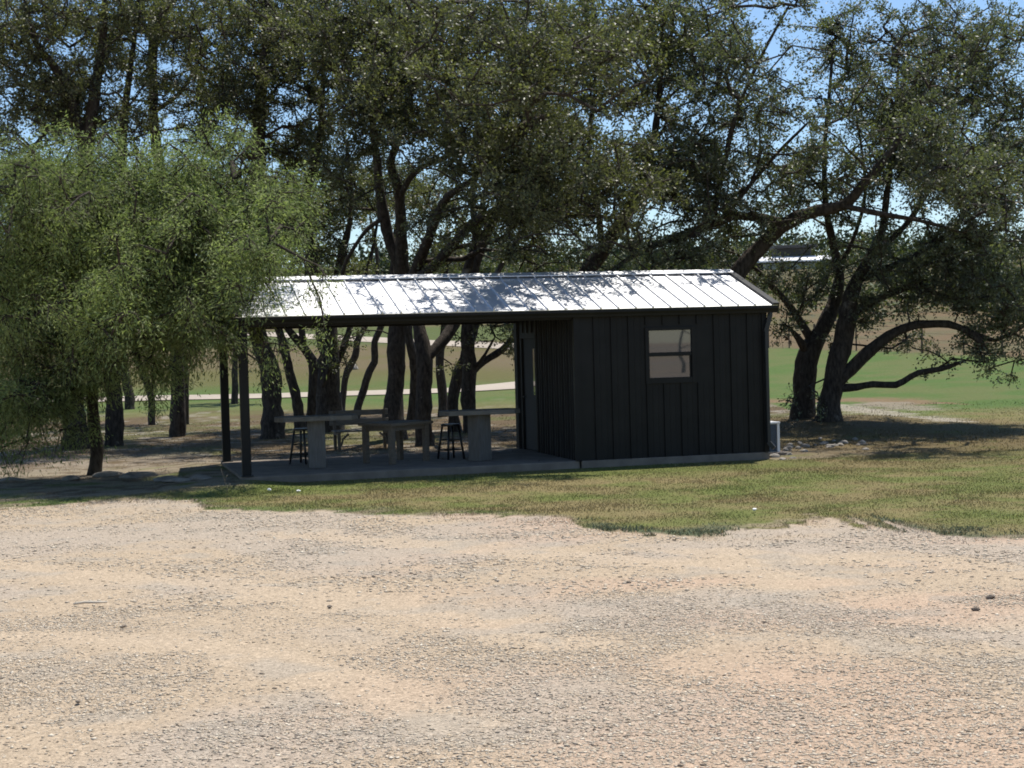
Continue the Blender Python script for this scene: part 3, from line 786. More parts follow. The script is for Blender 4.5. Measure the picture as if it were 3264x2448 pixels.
oak('oak forking low behind the patio, between the large oak and the right stool',
    [[(918, 963, 0, 40), (915, 890, 0, 37), (918, 800, 0, 35), (915, 752, 0, 36), (904, 700, .1, 27), (893, 640, .2, 27), (893, 590, .2, 27), (930, 500, -.8, 21), (960, 430, -1.8, 17), (1010, 395, -2.6, 14), (1080, 350, -3.4, 10), (1150, 330, -4, 6)],
     [(922, 775, 0, 24), (950, 742, .2, 26), (973, 712, .4, 28), (990, 665, .6, 25), (1000, 610, .7, 22), (1020, 540, .6, 18), (1040, 450, .3, 13), (1060, 360, 0, 9)],
     [(900, 600, .1, 24), (935, 575, -.4, 22), (1000, 505, -1.4, 19), (1050, 465, -2, 16), (1120, 442, -2.7, 13), (1230, 462, -3.4, 9), (1320, 470, -4, 6)],
     [(960, 540, -.8, 11), (1010, 530, -1.2, 10), (1070, 520, -1.6, 9), (1110, 490, -2, 6)], [(904, 570, 0, 13), (950, 560, -.2, 12), (1000, 560, -.3, 11), (1040, 540, -.4, 9), (1090, 545, -.6, 6)]],
    [(1070, 300, -3.4, 140, 90, 2.3, 180), (1260, 410, -3.6, 180, 90, 2.3, 260), (1180, 130, -6.2, 230, 100, 2., 150), (1100, 490, -2, 110, 45, 1.5, 30)], seed=12, gap=.36)
oak('oak with a low branch rising to the right beside the shed door',
    [[(1018, 935, 0, 34), (1016, 850, 0, 30), (1018, 780, 0, 29), (1013, 700, 0, 27), (1020, 600, -.1, 26), (1045, 515, -.3, 22), (1075, 465, -.6, 18), (1100, 400, -.9, 14), (1140, 330, -1.2, 10), (1160, 250, -1.4, 7)],
     [(1024, 800, 0, 18), (1045, 780, .2, 16), (1085, 755, .4, 15), (1116, 722, .6, 13), (1160, 690, .8, 10), (1220, 650, 1, 7)],
     [(1036, 535, -.2, 18), (1022, 440, .6, 15), (1030, 368, .9, 14), (1075, 280, 1, 13), (1119, 210, 1, 12), (1156, 92, 1, 9), (1170, 0, 1, 7), (1175, -60, 1, 5)],
     [(1030, 790, -.1, 8), (1048, 765, -.2, 6), (1065, 735, -.3, 5)]],
    [(1150, 120, .8, 160, 150, 2.4, 190), (1200, 250, 0, 120, 100, 2, 110), (1075, 730, -.3, 45, 30, .6, 14)], seed=13, gap=.38)
oak('leaning oak joining its neighbour behind the right bar table',
    [[(984, 932, 0, 24), (976, 880, 0, 23), (985, 825, 0, 25), (1001, 775, 0, 24), (1020, 720, .1, 18), (1050, 640, .3, 14), (1090, 560, .5, 10), (1130, 500, .7, 7)]],
    [(1150, 480, .8, 110, 60, 1.5, 60)], seed=14)
oak('oak rising behind the shed roof, trunk leaning right above the middle of the room',
    [[(1205, 945, 0, 42), (1218, 750, 0, 36), (1255, 600, 0, 34), (1290, 545, 0, 32), (1332, 489, -.3, 26), (1380, 400, -.8, 20), (1410, 300, -1.2, 15), (1425, 180, -1.6, 11), (1430, 60, -1.8, 8)],
     [(1300, 530, 0, 16), (1290, 440, -.6, 13), (1270, 350, -1, 10), (1280, 230, -1.3, 7)], [(1370, 410, -.7, 13), (1450, 360, -1.4, 11), (1520, 300, -1.8, 8)]],
    [(1400, 150, -1, 180, 150, 2.5, 270), (1400, 400, -2.2, 110, 100, 2, 190), (1300, 60, -1, 120, 110, 2.4, 90), (1470, 300, -1.6, 100, 90, 2, 90)], seed=15, gap=.38)
oak('slanting oak just behind the right end of the roof ridge, arching limb to the left',
    [[(1480, 945, 0, 46), (1530, 750, 0, 40), (1602, 592, 0, 38), (1650, 535, 0, 36), (1693, 489, -.2, 32), (1760, 455, -.5, 27), (1830, 440, -.7, 23), (1870, 395, -.9, 19), (1895, 365, -1, 17), (1950, 290, -1.2, 13), (2000, 200, -1.4, 9)],
     [(1700, 484, -.2, 22), (1640, 470, -.4, 20), (1583, 466, -.6, 19), (1520, 490, -.8, 18), (1436, 522, -1, 17), (1380, 545, -1.2, 12), (1320, 585, -1.4, 8)],
     [(1560, 475, -.7, 12), (1620, 400, -.8, 10), (1680, 330, -1, 8), (1740, 270, -1.2, 6)], [(1540, 480, -.7, 14), (1560, 380, -1, 12), (1590, 250, -1.3, 10), (1640, 130, -1.6, 8), (1700, 20, -1.9, 6)],
     [(1620, 400, -.8, 7), (1640, 340, -.8, 6), (1640, 260, -.8, 4)], [(1820, 445, -.7, 13), (1900, 462, -.9, 12), (1990, 478, -1, 9), (2070, 500, -1.1, 6)]],
    [(1570, 110, -1.4, 150, 140, 2.3, 190), (1500, 340, -.6, 80, 90, 1.8, 60), (1850, 300, -1, 140, 90, 2.3, 140), (1450, 550, -1, 120, 40, 1.4, 70), (1560, 430, -.4, 120, 60, 1.4, 50), (1640, 220, -1, 90, 70, 1.6, 70), (1560, 360, -.8, 110, 70, 1.6, 70), (1690, 390, -.6, 70, 60, 1.4, 26)], seed=16, gap=.38, leaf='oak_cool', thin=.95)
WG = dict(leaf='oak_cool', thin=.95, per=114)
w1 = oak('left trunk of the oak pair on the mound, with broken stub',
    [[(1733, 903, 0, 52), (1738, 850, 0, 46), (1741, 780, 0, 46), (1756, 740, 0, 42), (1785, 690, 0, 33), (1805, 640, .1, 26), (1812, 590, .1, 22), (1800, 530, 0, 18), (1785, 460, -.2, 13), (1780, 350, -.4, 10), (1790, 220, -.6, 7), (1800, 100, -.7, 5)],
     [(1752, 732, 0, 20), (1726, 690, -.1, 17), (1699, 651, -.2, 15), (1665, 615, -.3, 13), (1637, 585, -.4, 11), (1600, 555, -.5, 8)],
     [(1738, 752, -.1, 22), (1722, 728, -.3, 14), (1708, 712, -.4, 9), (1700, 704, -.5, 5)], [(1812, 580, .1, 10), (1850, 500, -.2, 9), (1870, 400, -.5, 7), (1850, 250, -.8, 5)]],
    [(1790, 130, -.6, 100, 110, 1.9, 85), (1755, 420, -.2, 100, 80, 1.8, 90), (1780, 570, 0, 110, 60, 1.8, 60), (1765, 640, -.2, 70, 30, .9, 18), (1640, 610, -.4, 60, 40, .8, 12)], seed=17, gap=.42, **WG)
oak('right trunk of the oak pair on the mound, with long low limb',
    [[(1790, 909, 0, 56), (1796, 860, 0, 47), (1812, 800, 0, 43), (1825, 740, 0, 39), (1833, 690, 0, 38), (1836, 640, 0, 32), (1850, 600, 0, 26), (1880, 550, -.2, 21), (1905, 500, -.4, 17), (1915, 430, -.5, 13), (1930, 300, -.7, 9), (1940, 150, -.9, 6)],
     [(1812, 822, 0, 30), (1836, 796, -.05, 29), (1858, 772, -.1, 27), (1886, 747, -.2, 26), (1935, 714, -.4, 21), (1984, 700, -.6, 18), (2049, 700, -.8, 16), (2090, 715, -1, 13), (2115, 735, -1.1, 15), (2128, 752, -1.1, 9)],
     [(2060, 703, -.9, 11), (2110, 722, -1, 10), (2150, 735, -1.1, 9), (2180, 722, -1.2, 8), (2230, 690, -1.3, 6)],
     [(1812, 838, 0, 18), (1850, 836, -.1, 15), (1886, 830, -.2, 14), (1935, 831, -.4, 14), (1984, 805, -.5, 12), (2033, 797, -.6, 11), (2082, 780, -.7, 6)],
     [(1845, 676, 0, 22), (1886, 652, -.2, 18), (1918, 637, -.3, 15), (1974, 621, -.5, 12), (2065, 645, -.8, 8), (2140, 640, -1, 5)],
     [(1850, 605, 0, 16), (1940, 570, -.3, 13), (2030, 520, -.6, 10), (2110, 430, -.8, 7), (2150, 330, -1, 5)], [(1875, 556, -.2, 14), (1960, 480, .4, 12), (2020, 380, .8, 9), (2060, 260, 1, 6), (2070, 120, 1, 4)]],
    [(1960, 200, -.4, 140, 130, 2.2, 130), (1960, 340, -5.5, 130, 80, 1.8, 60), (2090, 400, -5., 90, 70, 1.5, 45), (1960, 340, -.4, 160, 110, 2.2, 150), (2110, 420, -.5, 140, 140, 2.4, 200), (2110, 590, -.8, 140, 70, 1.8, 90), (2150, 680, -1.2, 90, 60, 1.2, 55), (2020, 640, -.8, 90, 40, 1., 30), (2190, 725, -1.2, 50, 45, .8, 24), (2000, 90, .4, 110, 90, 1.8, 60), (2140, 160, 0, 100, 130, 2, 85), (2200, 230, 0, 70, 150, 1.8, 60), (2180, 90, 0, 70, 80, 1.6, 45), (1930, 560, -.3, 90, 60, 1.6, 60), (1890, 790, -.2, 45, 35, .5, 22), (1950, 775, -.3, 50, 30, .5, 16), (2050, 745, -.6, 50, 30, .4, 12), (2075, 790, -.6, 30, 18, .3, 7), (1870, 690, -.2, 70, 30, .6, 16)], seed=18, gap=.40, **WG)
# slimmer oaks deeper in the grove
oak('slender oak curving left, deep in the grove beyond the litter',
    [[(328, 918, 0, 18), (326, 870, 0, 17), (320, 838, 0, 17), (306, 805, 0, 16), (294, 775, 0, 15), (282, 700, 0, 13), (275, 600, 0, 10)]],
    [(280, 520, 0, 110, 100, 2, 50)], seed=19, per=70)
oak('very thin oak stem behind the straight oak near the posts',
    [[(402, 917, 0, 12), (403, 860, 0, 11), (402, 800, 0, 10), (398, 650, 0, 8), (400, 500, 0, 6)]], [(400, 440, 0, 90, 80, 2, 40)], seed=20, per=70)
oak('distant slim oak beside the driveway, far left',
    [[(281, 884, 0, 21), (273, 830, 0, 20), (266, 760, 0, 18), (260, 640, 0, 14), (262, 540, 0, 9)]], [(250, 480, 0, 110, 90, 2.4, 50)], seed=21, per=70, llen=.1, lwid=.06)
oak('distant slim oak seen between the two patio posts',
    [[(507, 872, 0, 16), (506, 820, 0, 14), (508, 740, 0, 13), (512, 640, 0, 11), (520, 560, 0, 8)]], [(510, 490, 0, 110, 80, 2.4, 55)], seed=22, per=70, llen=.1, lwid=.06)
oak('short far oak behind the fork of two trunks right of the large oak',
    [[(958, 900, 0, 24), (956, 850, 0, 20), (950, 780, 0, 17), (960, 700, 0, 14), (965, 600, 0, 10)]], [(970, 540, 0, 70, 40, 1.6, 24)], seed=23, per=70, llen=.09, lwid=.055)

# mesquite in front
tree('mesquite_tree', 'feathery light green mesquite drooping over the left end of the shed roof', 'tree', None,
    [[(205, 1026, 0, 34), (208, 980, 0, 29), (203, 930, 0, 28), (198, 860, -.1, 28), (205, 790, -.2, 26), (225, 700, -.4, 22), (250, 600, -.6, 18), (270, 500, -.8, 14), (290, 400, -1, 9)],
     [(203, 800, -.2, 18), (160, 700, -.6, 15), (110, 600, -1, 12), (60, 500, -1.3, 9), (30, 420, -1.5, 6)],
     [(225, 710, -.4, 16), (320, 620, -1.2, 13), (430, 540, -2, 9), (530, 500, -2.8, 4), (600, 490, -3.2, 2.5)],
     [(245, 630, -.6, 13), (330, 500, -.8, 10), (420, 400, -1.2, 7), (500, 350, -1.4, 5)],
     [(200, 760, -.3, 12), (240, 680, -1.4, 10), (330, 620, -2.2, 8), (450, 640, -2.8, 6)]],
    [(60, 460, -1.4, 180, 100, 2.4, 150), (280, 450, -1.2, 230, 95, 2.2, 190), (475, 460, -1.8, 135, 90, 1.9, 95), (120, 620, -1.6, 210, 110, 2.4, 150), (360, 580, -2, 190, 110, 2.2, 160),
     (600, 535, -3.4, 95, 60, 1.2, 22), (60, 770, -1.2, 120, 90, 2, 90), (10, 850, -1.2, 90, 55, 1.6, 36), (220, 710, -1.8, 120, 70, 1.6, 55), (390, 700, -2.2, 100, 70, 1.4, 40), (480, 640, -3.2, 70, 45, 1., 9), (50, 365, -1.2, 100, 35, 1.2, 26), (390, 350, -1.2, 130, 30, 1.2, 34), (200, 385, -1.2, 80, 35, 1.2, 22), (60, 540, -1., 90, 60, 1.6, 60), (375, 460, -1.4, 90, 100, 1.4, 50), (-40, 900, -1., 60, 40, 1., 16), (110, 880, -1.4, 50, 40, .8, 12),
     (575, 740, -3, 50, 40, .8, 3), (390, 790, -2, 60, 40, 1., 8), (270, 800, -1.8, 40, 50, .8, 8), (640, 600, -3.6, 60, 30, .8, 5)],
    leaf='mesq', bark='bark_mesq', per=216, llen=.07, lwid=.017, spread=.42, droop=.5, twig=.36, seed=30, startz=1.5, clump=11, clr=.36, thin=1.15, bare=.15)

# ------------------------------------------------------------------ the shed with its covered patio
XL, XW, XR, DP = -3.214, 2.325, 5.728, 3.709          # slab left, room left wall, right wall, depth
S = .3048
shed = empty('shed', (0, 0, 0), 'black metal sided shed with open patio under a bright standing seam roof', 'shed')
b = MB()
b.box((XL, 0, -.30), (XW + .03, DP, 0), .02)
b.box((XW + .055, -.02, -.30), (XR + .02, DP, -.003), .012)
b.build('slab', MAT['conc'], shed)
YE, ZE, YR, ZR = -.124, 2.513, 1.855, 3.150
def ribbed(b, p0, p1, z0, z1, n, ks, w=.032, d=.028):
    """flat panel sheet with raised ribs; p0->p1 in plan, outward normal n, z1 may be a function of position"""
    p0, p1, n = Vector(p0), Vector(p1), Vector(n)
    L = (p1 - p0).length; dv = (p1 - p0) / L
    zf = z1 if callable(z1) else (lambda p: z1)
    for k in ks:
        a = p0 + dv * k
        z_ = zf(a)
        q = [a - dv * w * .5, a + dv * w * .5, a + dv * w * .3 + n * d, a - dv * w * .3 + n * d]
        b.prism([(v.x, v.y) for v in q], z0, z_)
        for o in (S / 3, 2 * S / 3):       # low stiffening ribs
            a2 = p0 + dv * (k + o)
            if k + o < L:
                q = [a2 - dv * .012, a2 + dv * .012, a2 + dv * .006 + n * .005, a2 - dv * .006 + n * .005]
                b.prism([(v.x, v.y) for v in q], z0, zf(a2))
ROOFZ = lambda y: ZE + (ZR - ZE) * (y - YE) / (YR - YE) if y < YR else ZR - (ZR - ZE) * (y - YR) / (YR - YE)
# front wall with window opening
wx0, wx1, wz0, wz1 = 3.555, 4.425, 1.275, 2.165
b = MB()
for lo, hi in (((XW, 0, 0), (wx0, .09, 2.45)), ((wx1, 0, 0), (XR, .09, 2.45)), ((wx0, 0, 0), (wx1, .09, wz0)), ((wx0, 0, wz1), (wx1, .09, 2.45))):
    b.box(lo, hi)
for k in range(1, 12):
    x = XW + .02 + k * S
    if x > XR - .1: break
    for za, zb in ([(0, wz0 - .05), (wz1 + .05, 2.40)] if wx0 - .06 < x < wx1 + .06 else [(0, 2.40)]):
        b.prism([(x - .017, 0), (x + .017, 0), (x + .011, -.028), (x - .011, -.028)], za + .002, zb)
        for o in (S / 3, 2 * S / 3):
            if x + o < XR - .1 and not (wx0 - .06 < x + o < wx1 + .06 and za > 1): b.prism([(x + o - .012, 0), (x + o + .012, 0), (x + o + .006, -.005), (x + o - .006, -.005)], za + .002, zb)
b.build('front_wall', MAT['wall'], shed)
# patio side wall with the door
dy0, dy1, dz1 = 2.36, 3.34, 2.10
b = MB()
for lo, hi in (((XW - .0, .092, 0), (XW + .09, dy0, 2.45)), ((XW, dy1, 0), (XW + .09, DP, 2.45)), ((XW, dy0, dz1), (XW + .09, dy1, 2.45))):
    b.box(lo, hi)
poly = [(.092, 2.452), (DP - .092, 2.452), (DP - .092, 2.52), (YR, ROOFZ(YR) - .05), (.092, 2.53)]
t = bmesh.new()
for x in (XW, XW + .09):
    t.faces.new([t.verts.new((x, p[0], p[1])) for p in poly])
bmesh.ops.recalc_face_normals(t, faces=t.faces[:])
b.add(t)
for k in range(0, 13):
    y = .16 + k * S
    for za, zb in ([(dz1 + .05, ROOFZ(y) - .08)] if dy0 - .06 < y < dy1 + .06 else [(0, ROOFZ(y) - .08)]):
        if y < DP - .12:
            b.prism([(XW, y - .017), (XW, y + .017), (XW - .028, y + .011), (XW - .028, y - .011)], za + .002, zb)
            if y + .15 < dy0 - .05: b.prism([(XW, y + .15 - .02), (XW, y + .15 + .02), (XW - .02, y + .15 + .014), (XW - .02, y + .15 - .014)], za + .002, zb)
b.build('patio_wall', MAT['wall'], shed)
b = MB()
b.box((XR - .09, .092, 0), (XR, DP - .092, 2.45)); b.box((XW, DP - .09, 0), (XR, DP, 2.45))
t = bmesh.new()
for x in (XR - .09, XR):
    t.faces.new([t.verts.new((x, p[0], p[1])) for p in poly])
b.add(t)
b.build('rear_wall', MAT['wall'], shed)
L_ = lambda pts, z0, z1: MB().prism(pts, z0, z1).build('corner_trim', MAT['wall'], shed)
L_([(XW - .034, -.034), (XW + .07, -.034), (XW + .07, -.001), (XW - .001, -.001), (XW - .001, .07), (XW - .034, .07)], .001, 2.40)
L_([(XR - .075, -.032), (XR + .014, -.032), (XR + .014, .08), (XR + .002, .08), (XR + .002, -.001), (XR - .075, -.001)], .001, 2.40)
MB().box((XW - .045, DP - .19, .001), (XW - .001, DP + .005, 2.48)).build('corner_trim', MAT['wall'], shed)
# door
dr = MB().box((XW + .02, dy0 + .05, .012), (XW + .055, dy1 - .05, dz1 - .05), .004).build('door', MAT['doorm'], shed)
b = MB()
b.box((XW - .022, dy0 - .01, .0), (XW + .07, dy0 + .048, dz1 - .05)); b.box((XW - .022, dy1 - .048, .0), (XW + .07, dy1 + .01, dz1 - .05))
b.box((XW - .024, dy0 - .01, dz1 - .049), (XW + .07, dy1 + .01, dz1 + .012)); b.build('door_frame', MAT['wall'], dr)
MB().box((XW + .012, dy0 + .12, 1.02), (XW + .0195, dy0 + .27, 1.86)).build('door_pane', MAT['glass'], dr)
MB().tube([(XW + .02, dy1 - .13, .98), (XW - .03, dy1 - .13, .98)], .011, 8).tube([(XW - .03, dy1 - .135, .98), (XW - .035, dy1 - .24, .98)], .009, 8).build('door_handle', MAT['trim'], dr)
# window
b = MB()
e = .055
b.box((wx0 - .012, -.030, wz0 - .045), (wx0 + e, .02, wz1 + .012), .003); b.box((wx1 - e, -.030, wz0 - .045), (wx1 + .012, .02, wz1 + .012), .003)
b.box((wx0 + e, -.028, wz1 - e + .012), (wx1 - e, .02, wz1 + .010), .003); b.box((wx0 + e, -.028, wz0 - .043), (wx1 - e, .02, wz0 + e), .003)
wn = b.build('window', MAT['wall'], shed)
zm = (1.69 + 1.754) / 2
MB().box((wx0 + e + .001, -.018, zm - .032), (wx1 - e - .001, .022, zm + .032), .003).build('meeting_rail', MAT['wall'], wn)
MB().box((wx0 + e, .004, zm + .032), (wx1 - e, .010, wz1 - e + .012)).build('pane', MAT['glass'], wn)
MB().box((wx0 + e + .001, .006, wz0 + e), (wx0 + e + .012, .026, zm - .034)).build('sash_stile', MAT['wall'], wn); MB().box((wx1 - e - .03, .006, wz0 + e), (wx1 - e - .001, .026, zm - .034)).build('sash_stile', MAT['wall'], wn)
MB().box((wx0 + e + .012, .016, wz0 + e), (wx1 - e - .03, .022, zm - .034)).build('pane', MAT['glass'], wn)
# roof
x0, x1 = -3.24, 5.905
def slope(x, s, off=0, back=False):
    """point on the roof: s metres up from the eave, off above the sheet"""
    run, rise = YR - YE, ZR - ZE
    L = math.hypot(run, rise); cy, sz = run / L, rise / L
    y, z = YE + cy * s - sz * off, ZE + sz * s + cy * off
    if back: y = 2 * YR - y
    return (x, y, z)
LS = math.hypot(YR - YE, ZR - ZE)
b = MB()
for back in (False, True):
    def slab_(xa, xb, sa, sb, oa, ob):
        t = bmesh.new()
        vs = [t.verts.new(slope(x, s, o, back)) for x in (xa, xb) for s in (sa, sb) for o in (oa, ob)]
        for f in ((0, 1, 3, 2), (4, 6, 7, 5), (0, 4, 5, 1), (2, 3, 7, 6), (0, 2, 6, 4), (1, 5, 7, 3)): t.faces.new([vs[i] for i in f])
        b.add(t)
    slab_(x0, x1, -.03, LS, -.02, 0)
    for k in range(-10, 20):
        x = k * S
        if x0 + .12 < x < x1 - .12:
            slab_(x - .010, x + .010, -.035, LS - .12, .001, .032)
rf = b.build('roof', MAT['roof'], shed)
b = MB()
for back in (False, True):
    t = bmesh.new()
    prof = [(LS - .17, .036), (LS - .17, .052), (LS - .09, .056), (LS + .012, .056)]
    ra = [t.verts.new(slope(x0 - .01, s, o, back)) for s, o in prof]; rb = [t.verts.new(slope(x1 - .02, s, o, back)) for s, o in prof]
    for i in range(3): t.faces.new((ra[i], rb[i], rb[i + 1], ra[i + 1]))
    b.add(t)
    t = bmesh.new()
    ra = [t.verts.new(slope(x0 - .01, LS - .09, o, back)) for o in (.062, .064)]
    t.free()
b.build('ridge_cap', MAT['roof'], rf)
for back in (False, True):
    for xa, xb in ((x1 - .10, x1 + .012), (x0 - .012, x0 + .10)):
        b = MB(); t = bmesh.new()
        vs = [t.verts.new(slope(x, s, o, back)) for x in (xa, xb) for s in (-.04, LS + .004) for o in (.002, .042)]
        for f in ((0, 1, 3, 2), (4, 6, 7, 5), (0, 4, 5, 1), (2, 3, 7, 6), (0, 2, 6, 4), (1, 5, 7, 3)): t.faces.new([vs[i] for i in f])
        b.add(t); b.build('rake_trim', MAT['trim'], rf)
    for xa, xb in ((x1 + .002, x1 + .014), (x0 - .014, x0 - .002)):
        b = MB(); t = bmesh.new()
        vs = [t.verts.new(slope(x, s, o, back)) for x in (xa, xb) for s in (-.04, LS + .004) for o in (-.14, .001)]
        for f in ((0, 1, 3, 2), (4, 6, 7, 5), (0, 4, 5, 1), (2, 3, 7, 6), (0, 2, 6, 4), (1, 5, 7, 3)): t.faces.new([vs[i] for i in f])
        b.add(t); b.build('rake_fascia', MAT['trim'], rf)
b = MB()
for back in (False, True):
    t = bmesh.new()
    pts = [slope(x, s, -.11, back) for x in (x0 + .02, x1 - .02) for s in (.0, LS - .02)]
    v = [t.verts.new(p) for p in pts]
    t.faces.new((v[0], v[1], v[3], v[2])); b.add(t)
b.build('ceiling', MAT['ceil'], rf)
# gutter: k-style profile along the front eave (and the rear one)
b = MB()
for back in (False, True):
    pr = [(-.03, 2.488), (-.03, 2.375), (-.115, 2.375), (-.125, 2.41), (-.155, 2.45), (-.155, 2.492), (-.145, 2.492), (-.145, 2.455), (-.117, 2.415), (-.108, 2.385), (-.04, 2.385), (-.04, 2.488)]
    if back: pr = [(2 * YR - y, z) for y, z in pr]
    t = bmesh.new()
    A_ = [t.verts.new((x0 - .012, y, z)) for y, z in pr]; B_ = [t.verts.new((x1 + .005, y, z)) for y, z in pr]
    for i in range(len(pr)): t.faces.new((A_[i - 1], A_[i], B_[i], B_[i - 1]))
    t.faces.new(A_); t.faces.new(B_); b.add(t)
    y = -.027 if not back else 2 * YR - .005
gt = b.build('gutter', MAT['wall'], shed)
b = MB()
b.bar((XR + .06, -.085, 2.376), (XR + .055, -.085, 2.33), .055, .075)
b.bar((XR + .055, -.085, 2.335), (XR - .028, -.072, 2.05), .055, .075)
b.bar((XR - .028, -.072, 2.07), (XR - .022, -.072, .16), .055, .075)
b.bar((XR - .022, -.072, .175), (XR + .05, -.14, .065), .055, .075)
b.build('downspout', MAT['trim'], shed)
# posts and beams of the patio
def post(x, y):
    p = MB().box((x - .07, y - .07, .012), (x + .07, y + .07, 2.34), .004).build('post', MAT['wall'], shed)
    MB().box((x - .10, y - .10, .0005), (x + .10, y + .10, .012)).tube([(x - .085, y - .085, .01), (x - .085, y - .085, .03)], .012, 6).tube([(x + .085, y - .085, .01), (x + .085, y - .085, .03)], .012, 6).build('base_plate', MAT['trim'], p)
post(-3.110, .085); post(-3.110, DP - .085)
MB().box((XL + .03, .02, 2.341), (XW - .035, .15, 2.472)).build('beam', MAT['wall'], shed)
MB().box((XL + .03, DP - .15, 2.341), (XW - .046, DP - .02, 2.472)).build('beam', MAT['wall'], shed)
b = MB()
b.box((XL + .04, .151, 2.341), (XL + .17, DP - .151, 2.470))
for s_ in (0,):
    b.bar((XL + .1, .1, 2.47), (XL + .1, YR, 3.02), .09, .1); b.bar((XL + .1, DP - .1, 2.47), (XL + .1, YR, 3.02), .09, .1)
b.build('gable_truss', MAT['trim'], shed)
# beadboard of the back: rear soffit strip
MB().box((XW + .1, .1, 2.44), (XR - .1, DP - .1, 2.449)).build('room_ceiling', MAT['ceil'], shed)

# ------------------------------------------------------------------ patio furniture
def wavy_plank(b, L, W, z0, z1, seed, clip=.12):
    r_ = random.Random(seed)
    n = 9
    top = [(-L / 2 + clip + (L - 2 * clip) * i / n, W / 2 + r_.uniform(-.025, .02)) for i in range(n + 1)]
    bot = [(L / 2 - clip - (L - 2 * clip) * i / n, -W / 2 + r_.uniform(-.02, .025)) for i in range(n + 1)]
    poly = [(-L / 2, W * .12)] + top + [(L / 2, W * .22), (L / 2 + .01, -W * .2)] + bot + [(-L / 2 - .005, -W * .22)]
    b.prism(poly[::-1], z0, z1, None, .006)
def bar_table(loc, rz, prz, seed, label):
    r = empty('bar_table', loc, label, 'table', 'plank topped bar tables on the patio', rz)
    b = MB(); wavy_plank(b, 1.36, .62, .785, .862, seed); b.build('tabletop', MAT['wood'], r)
    b = MB(); m_ = Matrix.Rotation(prz, 4, 'Z')
    b.box((-.14, -.14, .002), (.14, .14, .784), .006, m_); b.build('pedestal', MAT['post'], r)
    return r
bar_table((-1.83, 1.25, 0), R(-3), R(-2), 1, 'wooden bar table nearer the patio posts, plank top on a thick square post')
bar_table((.93, 1.12, 0), R(-4), R(34), 2, 'wooden bar table nearer the shed door, plank top on a thick square post')
r = empty('low_table', (-.42, 1.62, 0), 'low brown wooden table with four square legs between the bar tables', 'table', None, R(33))
MB().prism([(-.50, -.42), (.50, -.42), (.52, .40), (-.48, .43)], .640, .690, None, .006).build('tabletop', MAT['wood2'], r)
MB().box((-.42, -.34, .56), (.42, .34, .638)).build('apron', MAT['wood2'], r)
for sx, sy in ((-1, -1), (1, -1), (1, 1), (-1, 1)):
    MB().box((sx * .40 - .045, sy * .32 - .045, .001), (sx * .40 + .045, sy * .32 + .045, .637), .005).build('leg', MAT['wood2'], r)
def stool(loc, rz, label):
    r = empty('bar_stool', loc, label, 'stool', 'black bar stools at the bar tables', rz)
    b = MB(); b.tube([(0, 0, .572), (0, 0, .580), (0, 0, .602), (0, 0, .608)], [.150, .165, .165, .155], 24); b.build('seat', MAT['stool'], r, False)
    P = []
    for sx, sy in ((-1, -1), (1, -1), (1, 1), (-1, 1)):
        a, c = (sx * .10, sy * .10, .575), (sx * .165, sy * .165, .001); P.append((a, c))
        MB().tube([a, ((a[0] + c[0]) / 2, (a[1] + c[1]) / 2, .29), c], [.019, .021, .018], 10).build('leg', MAT['stool'], r, True)
    for i in range(4):
        for z in (.16, .33):
            p, q = P[i], P[(i + 1) % 4]; k = (.575 - z) / .574
            A_ = [p[0][j] + (p[1][j] - p[0][j]) * k for j in range(3)]; B_ = [q[0][j] + (q[1][j] - q[0][j]) * k for j in range(3)]
            if z == .33 and i % 2: continue
            MB().tube([A_, B_], .011, 8).build('rung', MAT['stool'], r, True)
    return r
s0 = stool((.575, 1.78, 0), R(20), 'black bar stool standing clear of the bar table near the shed door')
dup(s0, (-1.92, 2.30, 0), R(48), 'black bar stool half hidden behind the post of the left bar table')
# bench beyond the slab
bz = h1(-.05, 7.3)
r = empty('garden_bench', (-.03, 7.25, bz), 'weathered slatted wooden bench behind the patio facing the shed', 'bench', None, R(2))
for z0, z1, y in ((.69, .80, .33), (.50, .62, .29)):
    MB().box((-.62, y, z0), (.62, y + .035, z1), .004).build('back_slat', MAT['wood'], r)
b = MB()
for i in range(4): b.box((-.60, -.20 + i * .115, .375), (.60, -.20 + i * .115 + .10, .405), .004)
b.build('seat', MAT['wood'], r)
for sx in (-1, 1):
    b = MB(); b.bar((sx * .52, .26, .0), (sx * .52, .325, .80), .06, .05); b.bar((sx * .52, -.17, .0), (sx * .52, -.17, .374), .06, .05); b.bar((sx * .52, -.2, .345), (sx * .52, .27, .345), .05, .058)
    b.tube([(sx * .48, -.17, .10), (sx * .44, -.17, .24), (sx * .32, -.17, .345)], .022, 8)
    b.build('leg', MAT['wood2'], r)

